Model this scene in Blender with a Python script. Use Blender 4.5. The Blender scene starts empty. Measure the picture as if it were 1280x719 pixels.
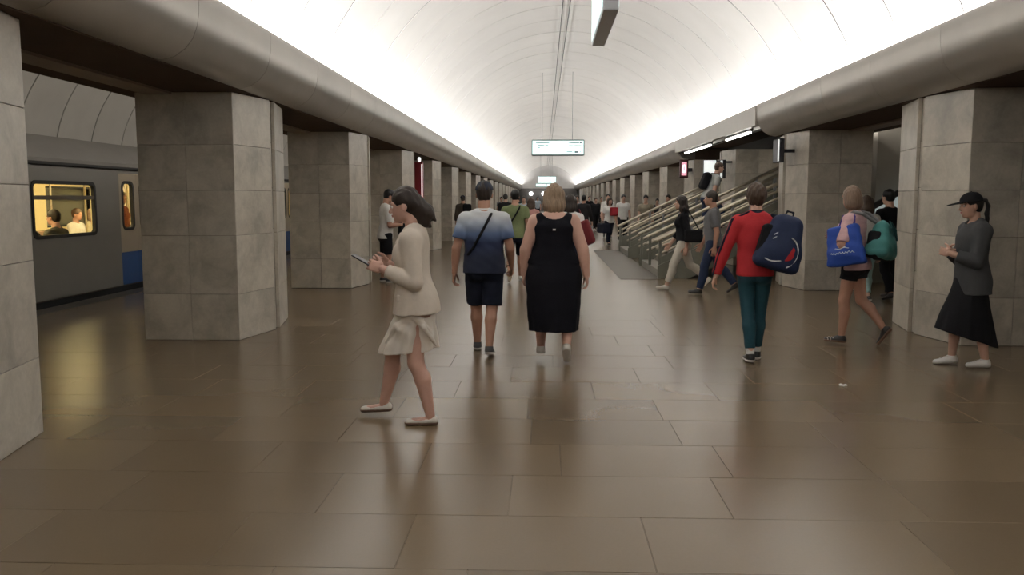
import bpy, bmesh, math, random
import numpy as np
from mathutils import Vector, Matrix

rnd = random.Random(7)
S = bpy.context.scene
COL = S.collection
R = math.radians

# ------------------------------------------------------------------ camera, world, lights, exposure
cam_data = bpy.data.cameras.new('camera')
cam = bpy.data.objects.new('camera', cam_data)
COL.objects.link(cam)
S.camera = cam
CAMZ = 1.62
cam_data.sensor_fit = 'HORIZONTAL'
cam_data.sensor_width = 36.0
cam_data.lens = 36.0 * 1060.0 / 1280.0
cam_data.clip_end = 400
PITCH = math.atan(111.5 / 1060.0)
YAW = math.atan(40.0 / math.hypot(1060.0, 111.5))
cam.location = (0, 0, CAMZ)
cam.rotation_euler = (math.pi / 2 - PITCH, 0, YAW)

world = bpy.data.worlds.new('world')
S.world = world
world.use_nodes = True
world.node_tree.nodes['Background'].inputs[0].default_value = (0.02, 0.02, 0.022, 1)
world.node_tree.nodes['Background'].inputs[1].default_value = 1.0

S.view_settings.view_transform = 'Standard'
S.view_settings.look = 'None'
S.view_settings.gamma = 1.0
S.view_settings.exposure = 0.0
S.cycles.max_bounces = 8
S.cycles.diffuse_bounces = 5
S.cycles.glossy_bounces = 4
S.cycles.transmission_bounces = 6
S.cycles.sample_clamp_indirect = 6.0

XC = 0.56            # centre line of the hall
Y0, Y1 = -8.0, 115.0  # near and far ends of the hall


def area_light(name, loc, sx, sy, power, color, direction):
    d = bpy.data.lights.new(name, 'AREA')
    d.shape = 'RECTANGLE'
    d.size = sx
    d.size_y = sy
    d.energy = power
    d.color = color
    o = bpy.data.objects.new(name, d)
    COL.objects.link(o)
    o.location = loc
    z = -Vector(direction).normalized()          # long side of the lamp along the hall
    yv = Vector((0, 1, 0))
    xv = yv.cross(z).normalized()
    o.rotation_euler = Matrix((xv, yv, z)).transposed().to_euler()
    return o


COVE_W = 36.0        # watts per metre of cove
PLAT_W = 6.5        # and of the platform coves
COVE_COL = (1.0, 0.985, 0.97)
for sgn in (-1, 1):
    # cove tubes lie in the trough behind each cornice, shining up and inwards on the vault
    for i in range(10):
        L = (Y1 + 7.0) / 10
        area_light('cove_light', (XC + sgn * 3.70, -7.5 + L * (i + 0.5), 3.30), 0.16, L, COVE_W * L, COVE_COL, (-sgn * 0.30, 0, 1))
    # the dimmer cove above each platform
    for i in range(6):
        area_light('platform_cove_light', (XC + sgn * 5.62, -1.5 + 13 * i, 3.0), 0.15, 13.0, PLAT_W * 13, (1.0, 0.93, 0.84), (sgn * 0.9, 0, 1))
# ------------------------------------------------------------------ helpers


def prop(o, label=None, cat=None, group=None, kind=None):
    if label: o['label'] = label
    if cat: o['category'] = cat
    if group: o['group'] = group
    if kind: o['kind'] = kind
    return o


def empty(name, loc=(0, 0, 0), rz=0.0, label=None, cat=None, group=None):
    o = bpy.data.objects.new(name, None)
    COL.objects.link(o)
    o.location = loc
    o.rotation_euler = (0, 0, rz)
    o.empty_display_size = 0.2
    return prop(o, label, cat, group)


def link(name, me, mat=None, parent=None):
    o = bpy.data.objects.new(name, me)
    COL.objects.link(o)
    if mat is not None and not me.materials:
        me.materials.append(mat)
    if parent is not None:
        o.parent = parent
    return o


class MB:
    """collects simple solids and links them as one mesh object"""
    def __init__(self):
        self.bm = bmesh.new()

    def box(self, lo, hi, bev=0.0):
        lo, hi = Vector(lo), Vector(hi)
        c = (lo + hi) / 2
        d = hi - lo
        r = bmesh.ops.create_cube(self.bm, size=1.0, matrix=Matrix.Translation(c) @ Matrix.Diagonal((d.x, d.y, d.z, 1)))
        if bev > 0:
            es = list({e for v in r['verts'] for e in v.link_edges})
            bmesh.ops.bevel(self.bm, geom=es, offset=bev, segments=2, profile=0.5, affect='EDGES')
        return self

    def obox(self, c, ax, half, bev=0.0):
        """oriented box; ax = three unit axes"""
        m = Matrix(((ax[0][0] * half[0] * 2, ax[1][0] * half[1] * 2, ax[2][0] * half[2] * 2, c[0]),
                    (ax[0][1] * half[0] * 2, ax[1][1] * half[1] * 2, ax[2][1] * half[2] * 2, c[1]),
                    (ax[0][2] * half[0] * 2, ax[1][2] * half[1] * 2, ax[2][2] * half[2] * 2, c[2]), (0, 0, 0, 1)))
        r = bmesh.ops.create_cube(self.bm, size=1.0, matrix=m)
        if bev > 0:
            es = list({e for v in r['verts'] for e in v.link_edges})
            bmesh.ops.bevel(self.bm, geom=es, offset=bev, segments=2, profile=0.5, affect='EDGES')
        return self

    def tube(self, a, b, r, seg=10, r2=None):
        a, b = Vector(a), Vector(b)
        d = b - a
        m = Matrix.Translation((a + b) / 2) @ d.to_track_quat('Z', 'Y').to_matrix().to_4x4()
        bmesh.ops.create_cone(self.bm, cap_ends=True, segments=seg, radius1=r, radius2=r if r2 is None else r2, depth=d.length, matrix=m)
        return self

    def path(self, pts, r, seg=8):
        for a, b in zip(pts[:-1], pts[1:]):
            self.tube(a, b, r, seg)
        for p in pts[1:-1]:
            self.ball(p, (r, r, r), 8)
        return self

    def ball(self, c, rad, seg=16, m=None):
        mm = Matrix.Translation(Vector(c)) @ (m.to_4x4() if m is not None else Matrix.Identity(4)) @ Matrix.Diagonal((rad[0], rad[1], rad[2], 1))
        bmesh.ops.create_uvsphere(self.bm, u_segments=seg, v_segments=max(6, seg // 2), radius=1.0, matrix=mm)
        return self

    def prism(self, poly, axis, lo, hi):
        """closed polygon (pairs) extruded along axis 0,1,2 from lo to hi"""
        def P(p, t):
            q = [p[0], p[1]]
            q.insert(axis, t)
            return q
        a = [self.bm.verts.new(P(p, lo)) for p in poly]
        b = [self.bm.verts.new(P(p, hi)) for p in poly]
        n = len(poly)
        for i in range(n):
            self.bm.faces.new((a[i], a[(i + 1) % n], b[(i + 1) % n], b[i]))
        self.bm.faces.new(a[::-1])
        self.bm.faces.new(b)
        return self

    def mesh(self, name, smooth=None):
        bmesh.ops.recalc_face_normals(self.bm, faces=self.bm.faces)
        me = bpy.data.meshes.new(name)
        self.bm.to_mesh(me)
        self.bm.free()
        if smooth is not None:
            me.polygons.foreach_set('use_smooth', [True] * len(me.polygons))
            if hasattr(me, 'set_sharp_from_angle'):
                me.set_sharp_from_angle(angle=R(smooth))
        return me

    def build(self, name, mat, parent=None, smooth=None):
        return link(name, self.mesh(name, smooth), mat, parent)


# ------------------------------------------------------------------ materials
def new_mat(name):
    m = bpy.data.materials.new(name)
    m.use_nodes = True
    nt = m.node_tree
    b = nt.nodes['Principled BSDF']
    return m, nt, b


def N(nt, typ, **kw):
    n = nt.nodes.new(typ)
    for k, v in kw.items():
        setattr(n, k, v)
    return n


def simple(name, col, rough=0.6, metal=0.0, var=0.0, scale=20.0, bump=0.0, bscale=None, spec=0.5, coat=0.0, world_pos=False, stretch=None, rand=0.0, sheen=0.0):
    m, nt, b = new_mat(name)
    c = (col[0], col[1], col[2], 1)
    b.inputs['Base Color'].default_value = c
    b.inputs['Roughness'].default_value = rough
    b.inputs['Metallic'].default_value = metal
    b.inputs['Specular IOR Level'].default_value = spec
    if coat:
        b.inputs['Coat Weight'].default_value = coat
        b.inputs['Coat Roughness'].default_value = 0.1
    if sheen:
        b.inputs['Sheen Weight'].default_value = sheen
    if var or bump or rand:
        if world_pos:
            src = N(nt, 'ShaderNodeNewGeometry').outputs['Position']
        else:
            src = N(nt, 'ShaderNodeTexCoord').outputs['Object']
        if stretch:
            mp = N(nt, 'ShaderNodeMapping')
            mp.inputs['Scale'].default_value = stretch
            nt.links.new(src, mp.inputs['Vector'])
            src = mp.outputs['Vector']
        nz = N(nt, 'ShaderNodeTexNoise')
        nz.inputs['Scale'].default_value = scale
        nz.inputs['Detail'].default_value = 4
        nt.links.new(src, nz.inputs['Vector'])
        if var or rand:
            hs = N(nt, 'ShaderNodeHueSaturation')
            hs.inputs['Color'].default_value = c
            mr = N(nt, 'ShaderNodeMapRange')
            mr.inputs[1].default_value = 0.25
            mr.inputs[2].default_value = 0.75
            mr.inputs[3].default_value = 1 - var
            mr.inputs[4].default_value = 1 + var
            nt.links.new(nz.outputs['Fac'], mr.inputs[0])
            val = mr.outputs[0]
            if rand:
                oi = N(nt, 'ShaderNodeObjectInfo')
                m2 = N(nt, 'ShaderNodeMapRange')
                m2.inputs[3].default_value = 1 - rand
                m2.inputs[4].default_value = 1 + rand
                nt.links.new(oi.outputs['Random'], m2.inputs[0])
                mu = N(nt, 'ShaderNodeMath', operation='MULTIPLY')
                nt.links.new(val, mu.inputs[0])
                nt.links.new(m2.outputs[0], mu.inputs[1])
                val = mu.outputs[0]
            nt.links.new(val, hs.inputs['Value'])
            nt.links.new(hs.outputs['Color'], b.inputs['Base Color'])
        if bump:
            nz2 = nz
            if bscale:
                nz2 = N(nt, 'ShaderNodeTexNoise')
                nz2.inputs['Scale'].default_value = bscale
                nz2.inputs['Detail'].default_value = 3
                nt.links.new(src, nz2.inputs['Vector'])
            bp = N(nt, 'ShaderNodeBump')
            bp.inputs['Strength'].default_value = bump
            bp.inputs['Distance'].default_value = 0.02
            nt.links.new(nz2.outputs['Fac'], bp.inputs['Height'])
            nt.links.new(bp.outputs['Normal'], b.inputs['Normal'])
    return m


def emit(name, col, strength):
    m, nt, b = new_mat(name)
    b.inputs['Base Color'].default_value = (col[0], col[1], col[2], 1)
    b.inputs['Emission Color'].default_value = (col[0], col[1], col[2], 1)
    b.inputs['Emission Strength'].default_value = strength
    b.inputs['Roughness'].default_value = 0.4
    return m


def zramp(name, stops, rough=0.85, lo=0.0, hi=2.0, bump=0.1):
    """cloth whose own dye runs along the garment's height (object z)"""
    m, nt, b = new_mat(name)
    tc = N(nt, 'ShaderNodeTexCoord')
    sx = N(nt, 'ShaderNodeSeparateXYZ')
    nt.links.new(tc.outputs['Object'], sx.inputs[0])
    mr = N(nt, 'ShaderNodeMapRange')
    mr.inputs[1].default_value = lo
    mr.inputs[2].default_value = hi
    nt.links.new(sx.outputs['Z'], mr.inputs[0])
    cr = N(nt, 'ShaderNodeValToRGB')
    els = cr.color_ramp.elements
    while len(els) < len(stops):
        els.new(0.5)
    for e, (p, c) in zip(els, stops):
        e.position = p
        e.color = (c[0], c[1], c[2], 1)
    nt.links.new(mr.outputs[0], cr.inputs[0])
    nt.links.new(cr.outputs[0], b.inputs['Base Color'])
    b.inputs['Roughness'].default_value = rough
    return m


def marble(name, base, dark, rand=0.10):
    m, nt, b = new_mat(name)
    pos = N(nt, 'ShaderNodeNewGeometry').outputs['Position']
    oi = N(nt, 'ShaderNodeObjectInfo')
    add = N(nt, 'ShaderNodeVectorMath', operation='ADD')
    sc = N(nt, 'ShaderNodeVectorMath', operation='SCALE')
    nt.links.new(oi.outputs['Random'], sc.inputs[0])
    sc.inputs[3].default_value = 9.0
    nt.links.new(pos, add.inputs[0])
    nt.links.new(sc.outputs[0], add.inputs[1])
    n1 = N(nt, 'ShaderNodeTexNoise')
    n1.inputs['Scale'].default_value = 3.2
    n1.inputs['Detail'].default_value = 7
    n1.inputs['Roughness'].default_value = 0.62
    n1.inputs['Distortion'].default_value = 0.8
    nt.links.new(add.outputs[0], n1.inputs['Vector'])
    cr = N(nt, 'ShaderNodeValToRGB')
    e = cr.color_ramp.elements
    e[0].position = 0.30
    e[0].color = (*dark, 1)
    e[1].position = 0.62
    e[1].color = (*base, 1)
    nt.links.new(n1.outputs['Fac'], cr.inputs[0])
    n2 = N(nt, 'ShaderNodeTexNoise')
    n2.inputs['Scale'].default_value = 38
    n2.inputs['Detail'].default_value = 3
    nt.links.new(add.outputs[0], n2.inputs['Vector'])
    mr = N(nt, 'ShaderNodeMapRange')
    mr.inputs[3].default_value = 0.88
    mr.inputs[4].default_value = 1.12
    nt.links.new(n2.outputs['Fac'], mr.inputs[0])
    m2 = N(nt, 'ShaderNodeMapRange')
    m2.inputs[3].default_value = 1 - rand
    m2.inputs[4].default_value = 1 + rand
    nt.links.new(oi.outputs['Random'], m2.inputs[0])
    mu = N(nt, 'ShaderNodeMath', operation='MULTIPLY')
    nt.links.new(mr.outputs[0], mu.inputs[0])
    nt.links.new(m2.outputs[0], mu.inputs[1])
    hs = N(nt, 'ShaderNodeHueSaturation')
    nt.links.new(cr.outputs[0], hs.inputs['Color'])
    n3 = N(nt, 'ShaderNodeTexNoise')          # old damp stains with a shape of their own
    n3.inputs['Scale'].default_value = 1.7
    n3.inputs['Detail'].default_value = 5
    n3.inputs['Roughness'].default_value = 0.6
    nt.links.new(add.outputs[0], n3.inputs['Vector'])
    m3 = N(nt, 'ShaderNodeMapRange')
    m3.inputs[1].default_value = 0.52
    m3.inputs[2].default_value = 0.64
    m3.inputs[3].default_value = 1.0
    m3.inputs[4].default_value = 0.80
    nt.links.new(n3.outputs['Fac'], m3.inputs[0])
    mu3 = N(nt, 'ShaderNodeMath', operation='MULTIPLY')
    nt.links.new(mu.outputs[0], mu3.inputs[0])
    nt.links.new(m3.outputs[0], mu3.inputs[1])
    nt.links.new(mu3.outputs[0], hs.inputs['Value'])
    nt.links.new(hs.outputs[0], b.inputs['Base Color'])
    b.inputs['Roughness'].default_value = 0.32
    b.inputs['Specular IOR Level'].default_value = 0.45
    return m


def granite(name, base, tiles):
    """polished brown granite; with tiles=True the joints of the far paving are in the material"""
    m, nt, b = new_mat(name)
    pos = N(nt, 'ShaderNodeNewGeometry').outputs['Position']
    oi = N(nt, 'ShaderNodeObjectInfo')
    n1 = N(nt, 'ShaderNodeTexNoise')
    n1.inputs['Scale'].default_value = 0.9
    n1.inputs['Detail'].default_value = 2
    nt.links.new(pos, n1.inputs['Vector'])
    n2 = N(nt, 'ShaderNodeTexNoise')
    n2.inputs['Scale'].default_value = 70
    n2.inputs['Detail'].default_value = 3
    nt.links.new(pos, n2.inputs['Vector'])
    mr1 = N(nt, 'ShaderNodeMapRange')
    mr1.inputs[3].default_value = 0.90
    mr1.inputs[4].default_value = 1.10
    nt.links.new(n1.outputs['Fac'], mr1.inputs[0])
    mr2 = N(nt, 'ShaderNodeMapRange')
    mr2.inputs[3].default_value = 0.95
    mr2.inputs[4].default_value = 1.05
    nt.links.new(n2.outputs['Fac'], mr2.inputs[0])
    mu = N(nt, 'ShaderNodeMath', operation='MULTIPLY')
    nt.links.new(mr1.outputs[0], mu.inputs[0])
    nt.links.new(mr2.outputs[0], mu.inputs[1])
    hs = N(nt, 'ShaderNodeHueSaturation')
    val = mu.outputs[0]
    if tiles:
        br = N(nt, 'ShaderNodeTexBrick')
        br.inputs['Scale'].default_value = 1.0
        br.inputs['Brick Width'].default_value = 1.05
        br.inputs['Row Height'].default_value = 0.64
        br.inputs['Mortar Size'].default_value = 0.004
        br.inputs['Color1'].default_value = (base[0] * 0.88, base[1] * 0.88, base[2] * 0.88, 1)
        br.inputs['Color2'].default_value = (base[0] * 1.12, base[1] * 1.12, base[2] * 1.12, 1)
        br.inputs['Mortar'].default_value = (base[0] * 0.5, base[1] * 0.5, base[2] * 0.5, 1)
        nt.links.new(pos, br.inputs['Vector'])
        nt.links.new(br.outputs['Color'], hs.inputs['Color'])
    else:
        hs.inputs['Color'].default_value = (*base, 1)
        m2 = N(nt, 'ShaderNodeMapRange')
        m2.inputs[3].default_value = 0.90
        m2.inputs[4].default_value = 1.10
        nt.links.new(oi.outputs['Random'], m2.inputs[0])
        mu2 = N(nt, 'ShaderNodeMath', operation='MULTIPLY')
        nt.links.new(val, mu2.inputs[0])
        nt.links.new(m2.outputs[0], mu2.inputs[1])
        val = mu2.outputs[0]
    nt.links.new(val, hs.inputs['Value'])
    nt.links.new(hs.outputs[0], b.inputs['Base Color'])
    mr3 = N(nt, 'ShaderNodeMapRange')
    mr3.inputs[3].default_value = 0.235
    mr3.inputs[4].default_value = 0.265
    nt.links.new(n1.outputs['Fac'], mr3.inputs[0])
    nt.links.new(mr3.outputs[0], b.inputs['Roughness'])
    b.inputs['Specular IOR Level'].default_value = 0.5
    return m


FLOOR_C = (0.155, 0.112, 0.068)
M_tile = granite('brown_granite', FLOOR_C, False)
M_floor = granite('brown_granite_far', FLOOR_C, True)
M_joint = simple('dark_joint', (0.045, 0.036, 0.028), 0.8)
M_marble = marble('grey_marble', (0.53, 0.485, 0.415), (0.385, 0.35, 0.295))
M_core = simple('slab_joint', (0.14, 0.125, 0.105), 0.9, var=0.15, scale=6)
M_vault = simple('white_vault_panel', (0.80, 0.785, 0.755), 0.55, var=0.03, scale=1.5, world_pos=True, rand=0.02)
M_vaultback = simple('vault_backing', (0.07, 0.068, 0.065), 0.9)
M_cornice = simple('cornice_metal', (0.40, 0.375, 0.34), 0.34, metal=0.65, var=0.06, scale=2, world_pos=True, rand=0.05)
M_soffit = simple('brown_soffit', (0.085, 0.060, 0.044), 0.9, spec=0.15, var=0.1, scale=3, world_pos=True)
M_soffit_strip = simple('soffit_strip', (0.25, 0.20, 0.16), 0.6, var=0.08, scale=3, world_pos=True)
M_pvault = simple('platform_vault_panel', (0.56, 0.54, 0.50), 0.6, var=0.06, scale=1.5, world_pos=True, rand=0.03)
M_endwall = simple('end_wall_plaster', (0.52, 0.51, 0.50), 0.8, var=0.05, scale=2)
M_darkwall = simple('dark_wall', (0.12, 0.115, 0.11), 0.7, var=0.1, scale=3)
M_steel = simple('brushed_steel', (0.58, 0.52, 0.42), 0.28, metal=1.0, var=0.05, scale=30)
M_darkmetal = simple('dark_metal', (0.05, 0.05, 0.055), 0.45, metal=0.6)
M_greymetal = simple('grey_metal', (0.30, 0.30, 0.31), 0.4, metal=0.7)
M_stairpanel = simple('grey_green_panel', (0.19, 0.19, 0.155), 0.45, metal=0.3, var=0.06, scale=4)
M_stair = simple('stair_granite', (0.22, 0.20, 0.17), 0.45, var=0.15, scale=30)
M_cable = simple('black_cable', (0.03, 0.03, 0.03), 0.6)
M_screen = emit('lit_sign_face', (0.76, 0.97, 0.96), 0.92)
M_tubelamp = emit('lamp_tube', (1.0, 0.97, 0.90), 9.0)
M_globe = emit('globe_glass', (1.0, 1.0, 1.0), 4.0)

# ------------------------------------------------------------------ floor
PITCHY = 5.68
PLEN = 1.84
LY = [3.81 + PITCHY * i for i in range(-1, 19)]
RY = [3.75 + PITCHY * i for i in range(-1, 19)]
HALF = 4.04          # hall face of the pillars
PW = 1.10            # pillar width

m = MB()
m.box((XC - 7.9, Y0, -0.30), (XC + 7.9, Y1, -0.004))
floor = m.build('floor', M_floor)
prop(floor, kind='structure')


def in_pillar(x0, x1, ya, yb):
    for s, ys in ((-1, LY), (1, RY)):
        xa, xb = sorted((XC + s * (HALF - 0.18), XC + s * (HALF + PW)))
        for y in ys:
            if x0 > xa - 0.02 and x1 < xb + 0.02 and ya > y - 0.02 and yb < y + PLEN + 0.02:
                return True
    return False


def tile_mesh(w, d):
    b = MB()
    b.box((-w / 2, -d / 2, -0.02), (w / 2, d / 2, 0.0))
    bm = b.bm
    top = [e for e in bm.edges if all(v.co.z > -0.001 for v in e.verts)]
    bmesh.ops.bevel(bm, geom=top, offset=0.0012, segments=1, affect='EDGES')
    return b.mesh('tile')


tmeshes = {}
yy = 2.92
row = 0
n_t = 0
while yy < 11.6:
    d = 0.64
    xx = XC - 7.55 + rnd.uniform(-0.5, 0.0)
    # rows near the camera only need the width the view takes in
    lim = 1.0 + 0.78 * (yy + 0.6)
    while xx < XC + 7.55:
        w = rnd.choice((0.85, 1.0, 1.0, 1.15, 1.3))
        if xx + w > max(-lim, XC - 7.55) and xx < min(lim, XC + 7.5) and not in_pillar(xx, xx + w, yy, yy + d):
            key = (w, d)
            if key not in tmeshes:
                tmeshes[key] = tile_mesh(w - 0.004, d - 0.004)
                tmeshes[key].materials.append(M_tile)
            t = link('tile', tmeshes[key], None, floor)
            t.location = (xx + w / 2, yy + d / 2, rnd.uniform(-0.0007, 0.0))
            t.rotation_euler = (rnd.uniform(-1, 1) * 0.0006, rnd.uniform(-1, 1) * 0.0006, 0)
            n_t += 1
        xx += w
    yy += d
    row += 1

# dark paving in front of the stairs and the dark platform edges
o = MB().box((1.55, 17.1, -0.03), (2.36, 26.6, 0.004)).build('trim_1', simple('dark_granite', (0.080, 0.065, 0.048), 0.5, var=0.2, scale=40))
prop(o, kind='structure')
M_edge = simple('platform_edge_granite', (0.07, 0.062, 0.055), 0.45, var=0.2, scale=40)
for i, s in enumerate((-1, 1)):
    a, b_ = sorted((XC + s * 7.55, XC + s * 7.9))
    o = MB().box((a, Y0, -0.28), (b_, Y1, 0.003)).build('trim_%d' % (2 + i), M_edge)
    prop(o, kind='structure')
for s, nm in ((-1, 'floor_left'), (1, 'floor_right')):
    a, b_ = sorted((XC + s * 7.9, XC + s * 10.8))
    o = MB().box((a, Y0, -1.5), (b_, Y1, -1.3)).build(nm, M_darkwall)
    prop(o, kind='structure')

# ------------------------------------------------------------------ pillars
ROWS = [0.0, 0.53, 1.20, 1.71, 2.22, 2.80]


def slab_mesh(p0, p1, z0, z1, proud=0.0):
    """a slab on the plan edge p0->p1 (outward normal to its right), 3 mm joints and softened edges"""
    a, b = Vector((p0[0], p0[1], 0)), Vector((p1[0], p1[1], 0))
    d = (b - a).normalized()
    n = Vector((d.y, -d.x, 0))
    c = (a + b) / 2 + n * (-0.02 + proud)
    c.z = (z0 + z1) / 2
    w = (b - a).length / 2 - 0.0022
    m_ = MB()
    m_.obox(c, (d, n, Vector((0, 0, 1))), (w, 0.02, (z1 - z0) / 2 - 0.002), 0.0)
    es = [e for e in m_.bm.edges if all((v.co - c).dot(n) > 0.01 for v in e.verts)]
    bmesh.ops.bevel(m_.bm, geom=es, offset=0.003, segments=1, affect='EDGES')
    return m_.mesh('slab')


# plan of the left pillar, relative to (hall face corner x, front y): hall side is +x
# front face, two hall-side facets with a groove between, back face, platform side
BV = 0.16
G0, G1 = 0.82, 0.98


def mirror_mesh(me):
    c = me.copy()
    c.transform(Matrix.Diagonal((-1, 1, 1, 1)))
    c.flip_normals()
    return c


def pillar_parts():
    out = []
    for k in range(5):
        z0, z1 = ROWS[k], ROWS[k + 1]
        for j in range(2):
            out.append(slab_mesh((-PW + j * PW / 2, 0), (-PW + (j + 1) * PW / 2, 0), z0, z1, rnd.uniform(-0.0015, 0.0015)))
        out.append(slab_mesh((0, 0), (BV, G0), z0, z1, rnd.uniform(-0.001, 0.001)))
        out.append(slab_mesh((BV, G1), (0, PLEN), z0, z1, rnd.uniform(-0.001, 0.001)))
    zz = [0, 0.75, 1.25, 1.75, 2.3, 2.8]
    for k in range(5):
        out.append(slab_mesh((BV - 0.045, G0 - 0.02), (BV - 0.045, G1 + 0.02), zz[k], zz[k + 1]))
    return out


def pillar_back():
    m_ = MB()
    e = 0.012
    poly = [(-PW + e, e), (-e, e), (BV - e, G0), (BV - 0.06, G0), (BV - 0.06, G1), (BV - e, G1), (-e, PLEN - e), (-PW + e, PLEN - e), (-PW - 0.12 + e, PLEN / 2)]
    m_.prism(poly, 2, 0.0, 2.80)
    return m_.mesh('core')


def pillar_cladding_back():
    m_ = MB()
    for k in range(5):
        z0, z1 = ROWS[k], ROWS[k + 1]
        for p0, p1 in (((0, PLEN), (-PW / 2, PLEN)), ((-PW / 2, PLEN), (-PW, PLEN)), ((-PW, PLEN), (-PW - 0.12, PLEN / 2)), ((-PW - 0.12, PLEN / 2), (-PW, 0))):
            s_ = slab_mesh(p0, p1, z0, z1)
            m_.bm.from_mesh(s_)
            bpy.data.meshes.remove(s_)
    return m_.mesh('rear_cladding')


PL = pillar_parts()
CORE = pillar_back()
CLB = pillar_cladding_back()
far_b = MB()
for me in PL:
    far_b.bm.from_mesh(me)
FARCL = far_b.mesh('cladding')
sets = {-1: (PL, CORE, CLB, FARCL), 1: ([mirror_mesh(x) for x in PL], mirror_mesh(CORE), mirror_mesh(CLB), mirror_mesh(FARCL))}
for s in (-1, 1):
    for me in sets[s][0] + [sets[s][2], sets[s][3]]:
        me.materials.append(M_marble)
    sets[s][1].materials.append(M_core)
ORD = ['', 'first', 'second', 'third', 'fourth', 'fifth', 'sixth', 'seventh', 'eighth', 'ninth', 'tenth', 'eleventh', 'twelfth', 'thirteenth', 'fourteenth', 'fifteenth', 'sixteenth', 'seventeenth', 'eighteenth', 'nineteenth', 'twentieth']
L_LABEL = {1: 'grey marble pillar cut off by the frame edge beside the train window',
           2: 'broad grey marble pillar with stained slabs beside the blue-bottomed train door',
           3: 'grey marble pillar behind the woman in the beige blazer, man in white T-shirt past it',
           4: 'fourth grey marble pillar on the train side, just before the red column'}
R_LABEL = {1: 'grey marble pillar behind the woman in the black cap',
           2: 'pale grey marble pillar where the stair rails end, behind the red jacket',
           3: 'grey marble pillar standing in the middle of the stairs',
           4: 'grey marble pillar with the small red lit box, beyond the stairs'}
for s, ys in ((-1, LY), (1, RY)):
    P_, C_, B_, F_ = sets[s]
    side = 'train side' if s < 0 else 'stair side'
    for i, y in enumerate(ys):
        num = i + (0 if s < 0 else -1)
        lab = (L_LABEL if s < 0 else R_LABEL).get(num) or '%s grey marble pillar along the %s of the hall, counted from the camera' % (ORD[max(num, 1)], side)
        if num < 1:
            lab = 'grey marble pillar beside the camera on the %s, %s' % (side, 'out of view' if i else 'behind the viewer')
        p = empty('pillar', (XC + s * HALF, y, 0), 0, lab, 'pillar', 'marble pillars along the ' + side)
        link('core', C_, None, p)
        link('rear_cladding', B_, None, p)['kind'] = 'stuff'
        if 0 < num and y < 33:
            for me in P_:
                link('slab', me, None, p)
        else:
            link('cladding', F_, None, p)['kind'] = 'stuff'

# ------------------------------------------------------------------ vault, cornices, soffits
ZC, RV = 2.0, 4.0
A0 = math.asin((3.08 - ZC) / RV)


def arc_shell(y0, y1, r0, r1, xc, zc, a0, a1, n, gap=0.0):
    m_ = MB()
    ring = []
    for i in range(n + 1):
        a = a0 + (a1 - a0) * i / n
        c, s_ = math.cos(a), math.sin(a)
        ring.append([m_.bm.verts.new((xc + r * c, y, zc + r * s_)) for y, r in ((y0, r0), (y1, r0), (y1, r1), (y0, r1))])
    for a, b in zip(ring[:-1], ring[1:]):
        for j in range(4):
            m_.bm.faces.new((a[j], a[(j + 1) % 4], b[(j + 1) % 4], b[j]))
    m_.bm.faces.new(ring[0])
    m_.bm.faces.new(ring[-1][::-1])
    return m_


ceil = arc_shell(Y0, Y1, RV + 0.014, RV + 0.3, XC, ZC, A0 - 0.015, math.pi - A0 + 0.015, 36).build('ceiling', M_vaultback)
prop(ceil, kind='structure')
RW = 1.55
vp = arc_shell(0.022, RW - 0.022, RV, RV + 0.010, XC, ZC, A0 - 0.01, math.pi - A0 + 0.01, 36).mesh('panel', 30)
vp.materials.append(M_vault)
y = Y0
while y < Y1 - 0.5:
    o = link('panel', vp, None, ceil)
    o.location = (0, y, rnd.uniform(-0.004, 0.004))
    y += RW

CORN = [(4.12, 2.81), (3.96, 2.81), (3.86, 2.812), (3.75, 2.84), (3.65, 2.91), (3.585, 2.99), (3.545, 3.09), (3.525, 3.20), (3.52, 3.30), (3.52, 3.40),
        (3.535, 3.42), (3.56, 3.42), (3.575, 3.40), (3.575, 3.20), (3.60, 3.17), (4.12, 3.15)]
trims = {}
for s, nm in ((-1, 'trim_left'), (1, 'trim_right')):
    core = MB()
    runs = [(Y0, Y1)] if s < 0 else [(Y0, 16.75), (26.75, Y1)]
    for a, b in runs:
        core.prism([(XC + s * h, z + (0.012 if 2.78 < z < 2.9 else 0)) for h, z in [(4.12, 2.80), (3.85, 2.83), (3.7, 2.9), (3.62, 3.0), (3.56, 3.16), (4.12, 3.12)]], 1, a, b)
    t = core.build(nm, M_core)
    prop(t, kind='structure')
    trims[s] = t
    seg = MB().prism([(s * h, z) for h, z in CORN], 1, 0.004, 1.916).mesh('panel', 50)
    seg.materials.append(M_cornice)
    for a, b in runs:
        n = round((b - a) / 1.92)
        for i in range(n):
            o = link('panel', seg, None, t)
            o.location = (XC, a + (b - a) * i / n, 0)
            o.scale = (1, (b - a) / n / 1.92, 1)

# flat fascia and soffit over the stairs
fas = MB().box((XC + 3.50, 16.76, 3.02), (XC + 3.60, 26.74, 3.40)).box((XC + 3.60, 16.76, 3.10), (XC + 4.2, 26.74, 3.16)).build('trim_4', M_cornice)
prop(fas, kind='structure')
for j, (a, b) in enumerate(((17.75, 20.1), (21.9, 25.9))):
    t = empty('tube_lamp', (XC + 3.66, (a + b) / 2, 2.985), 0, ['bright tube lamp under the soffit near the stair-end pillar', 'bright tube lamp under the soffit farther along the stairs'][j], 'lamp', 'tube lamps over the stairs')
    L = (b - a) / 2
    MB().box((-0.05, -L, 0.0), (0.05, L, 0.115), 0.008).build('housing', M_greymetal, t)
    MB().tube((0, -L + 0.04, -0.022), (0, L - 0.04, -0.022), 0.024, 12).build('lamp_tube', M_tubelamp, t, 40)

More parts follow.
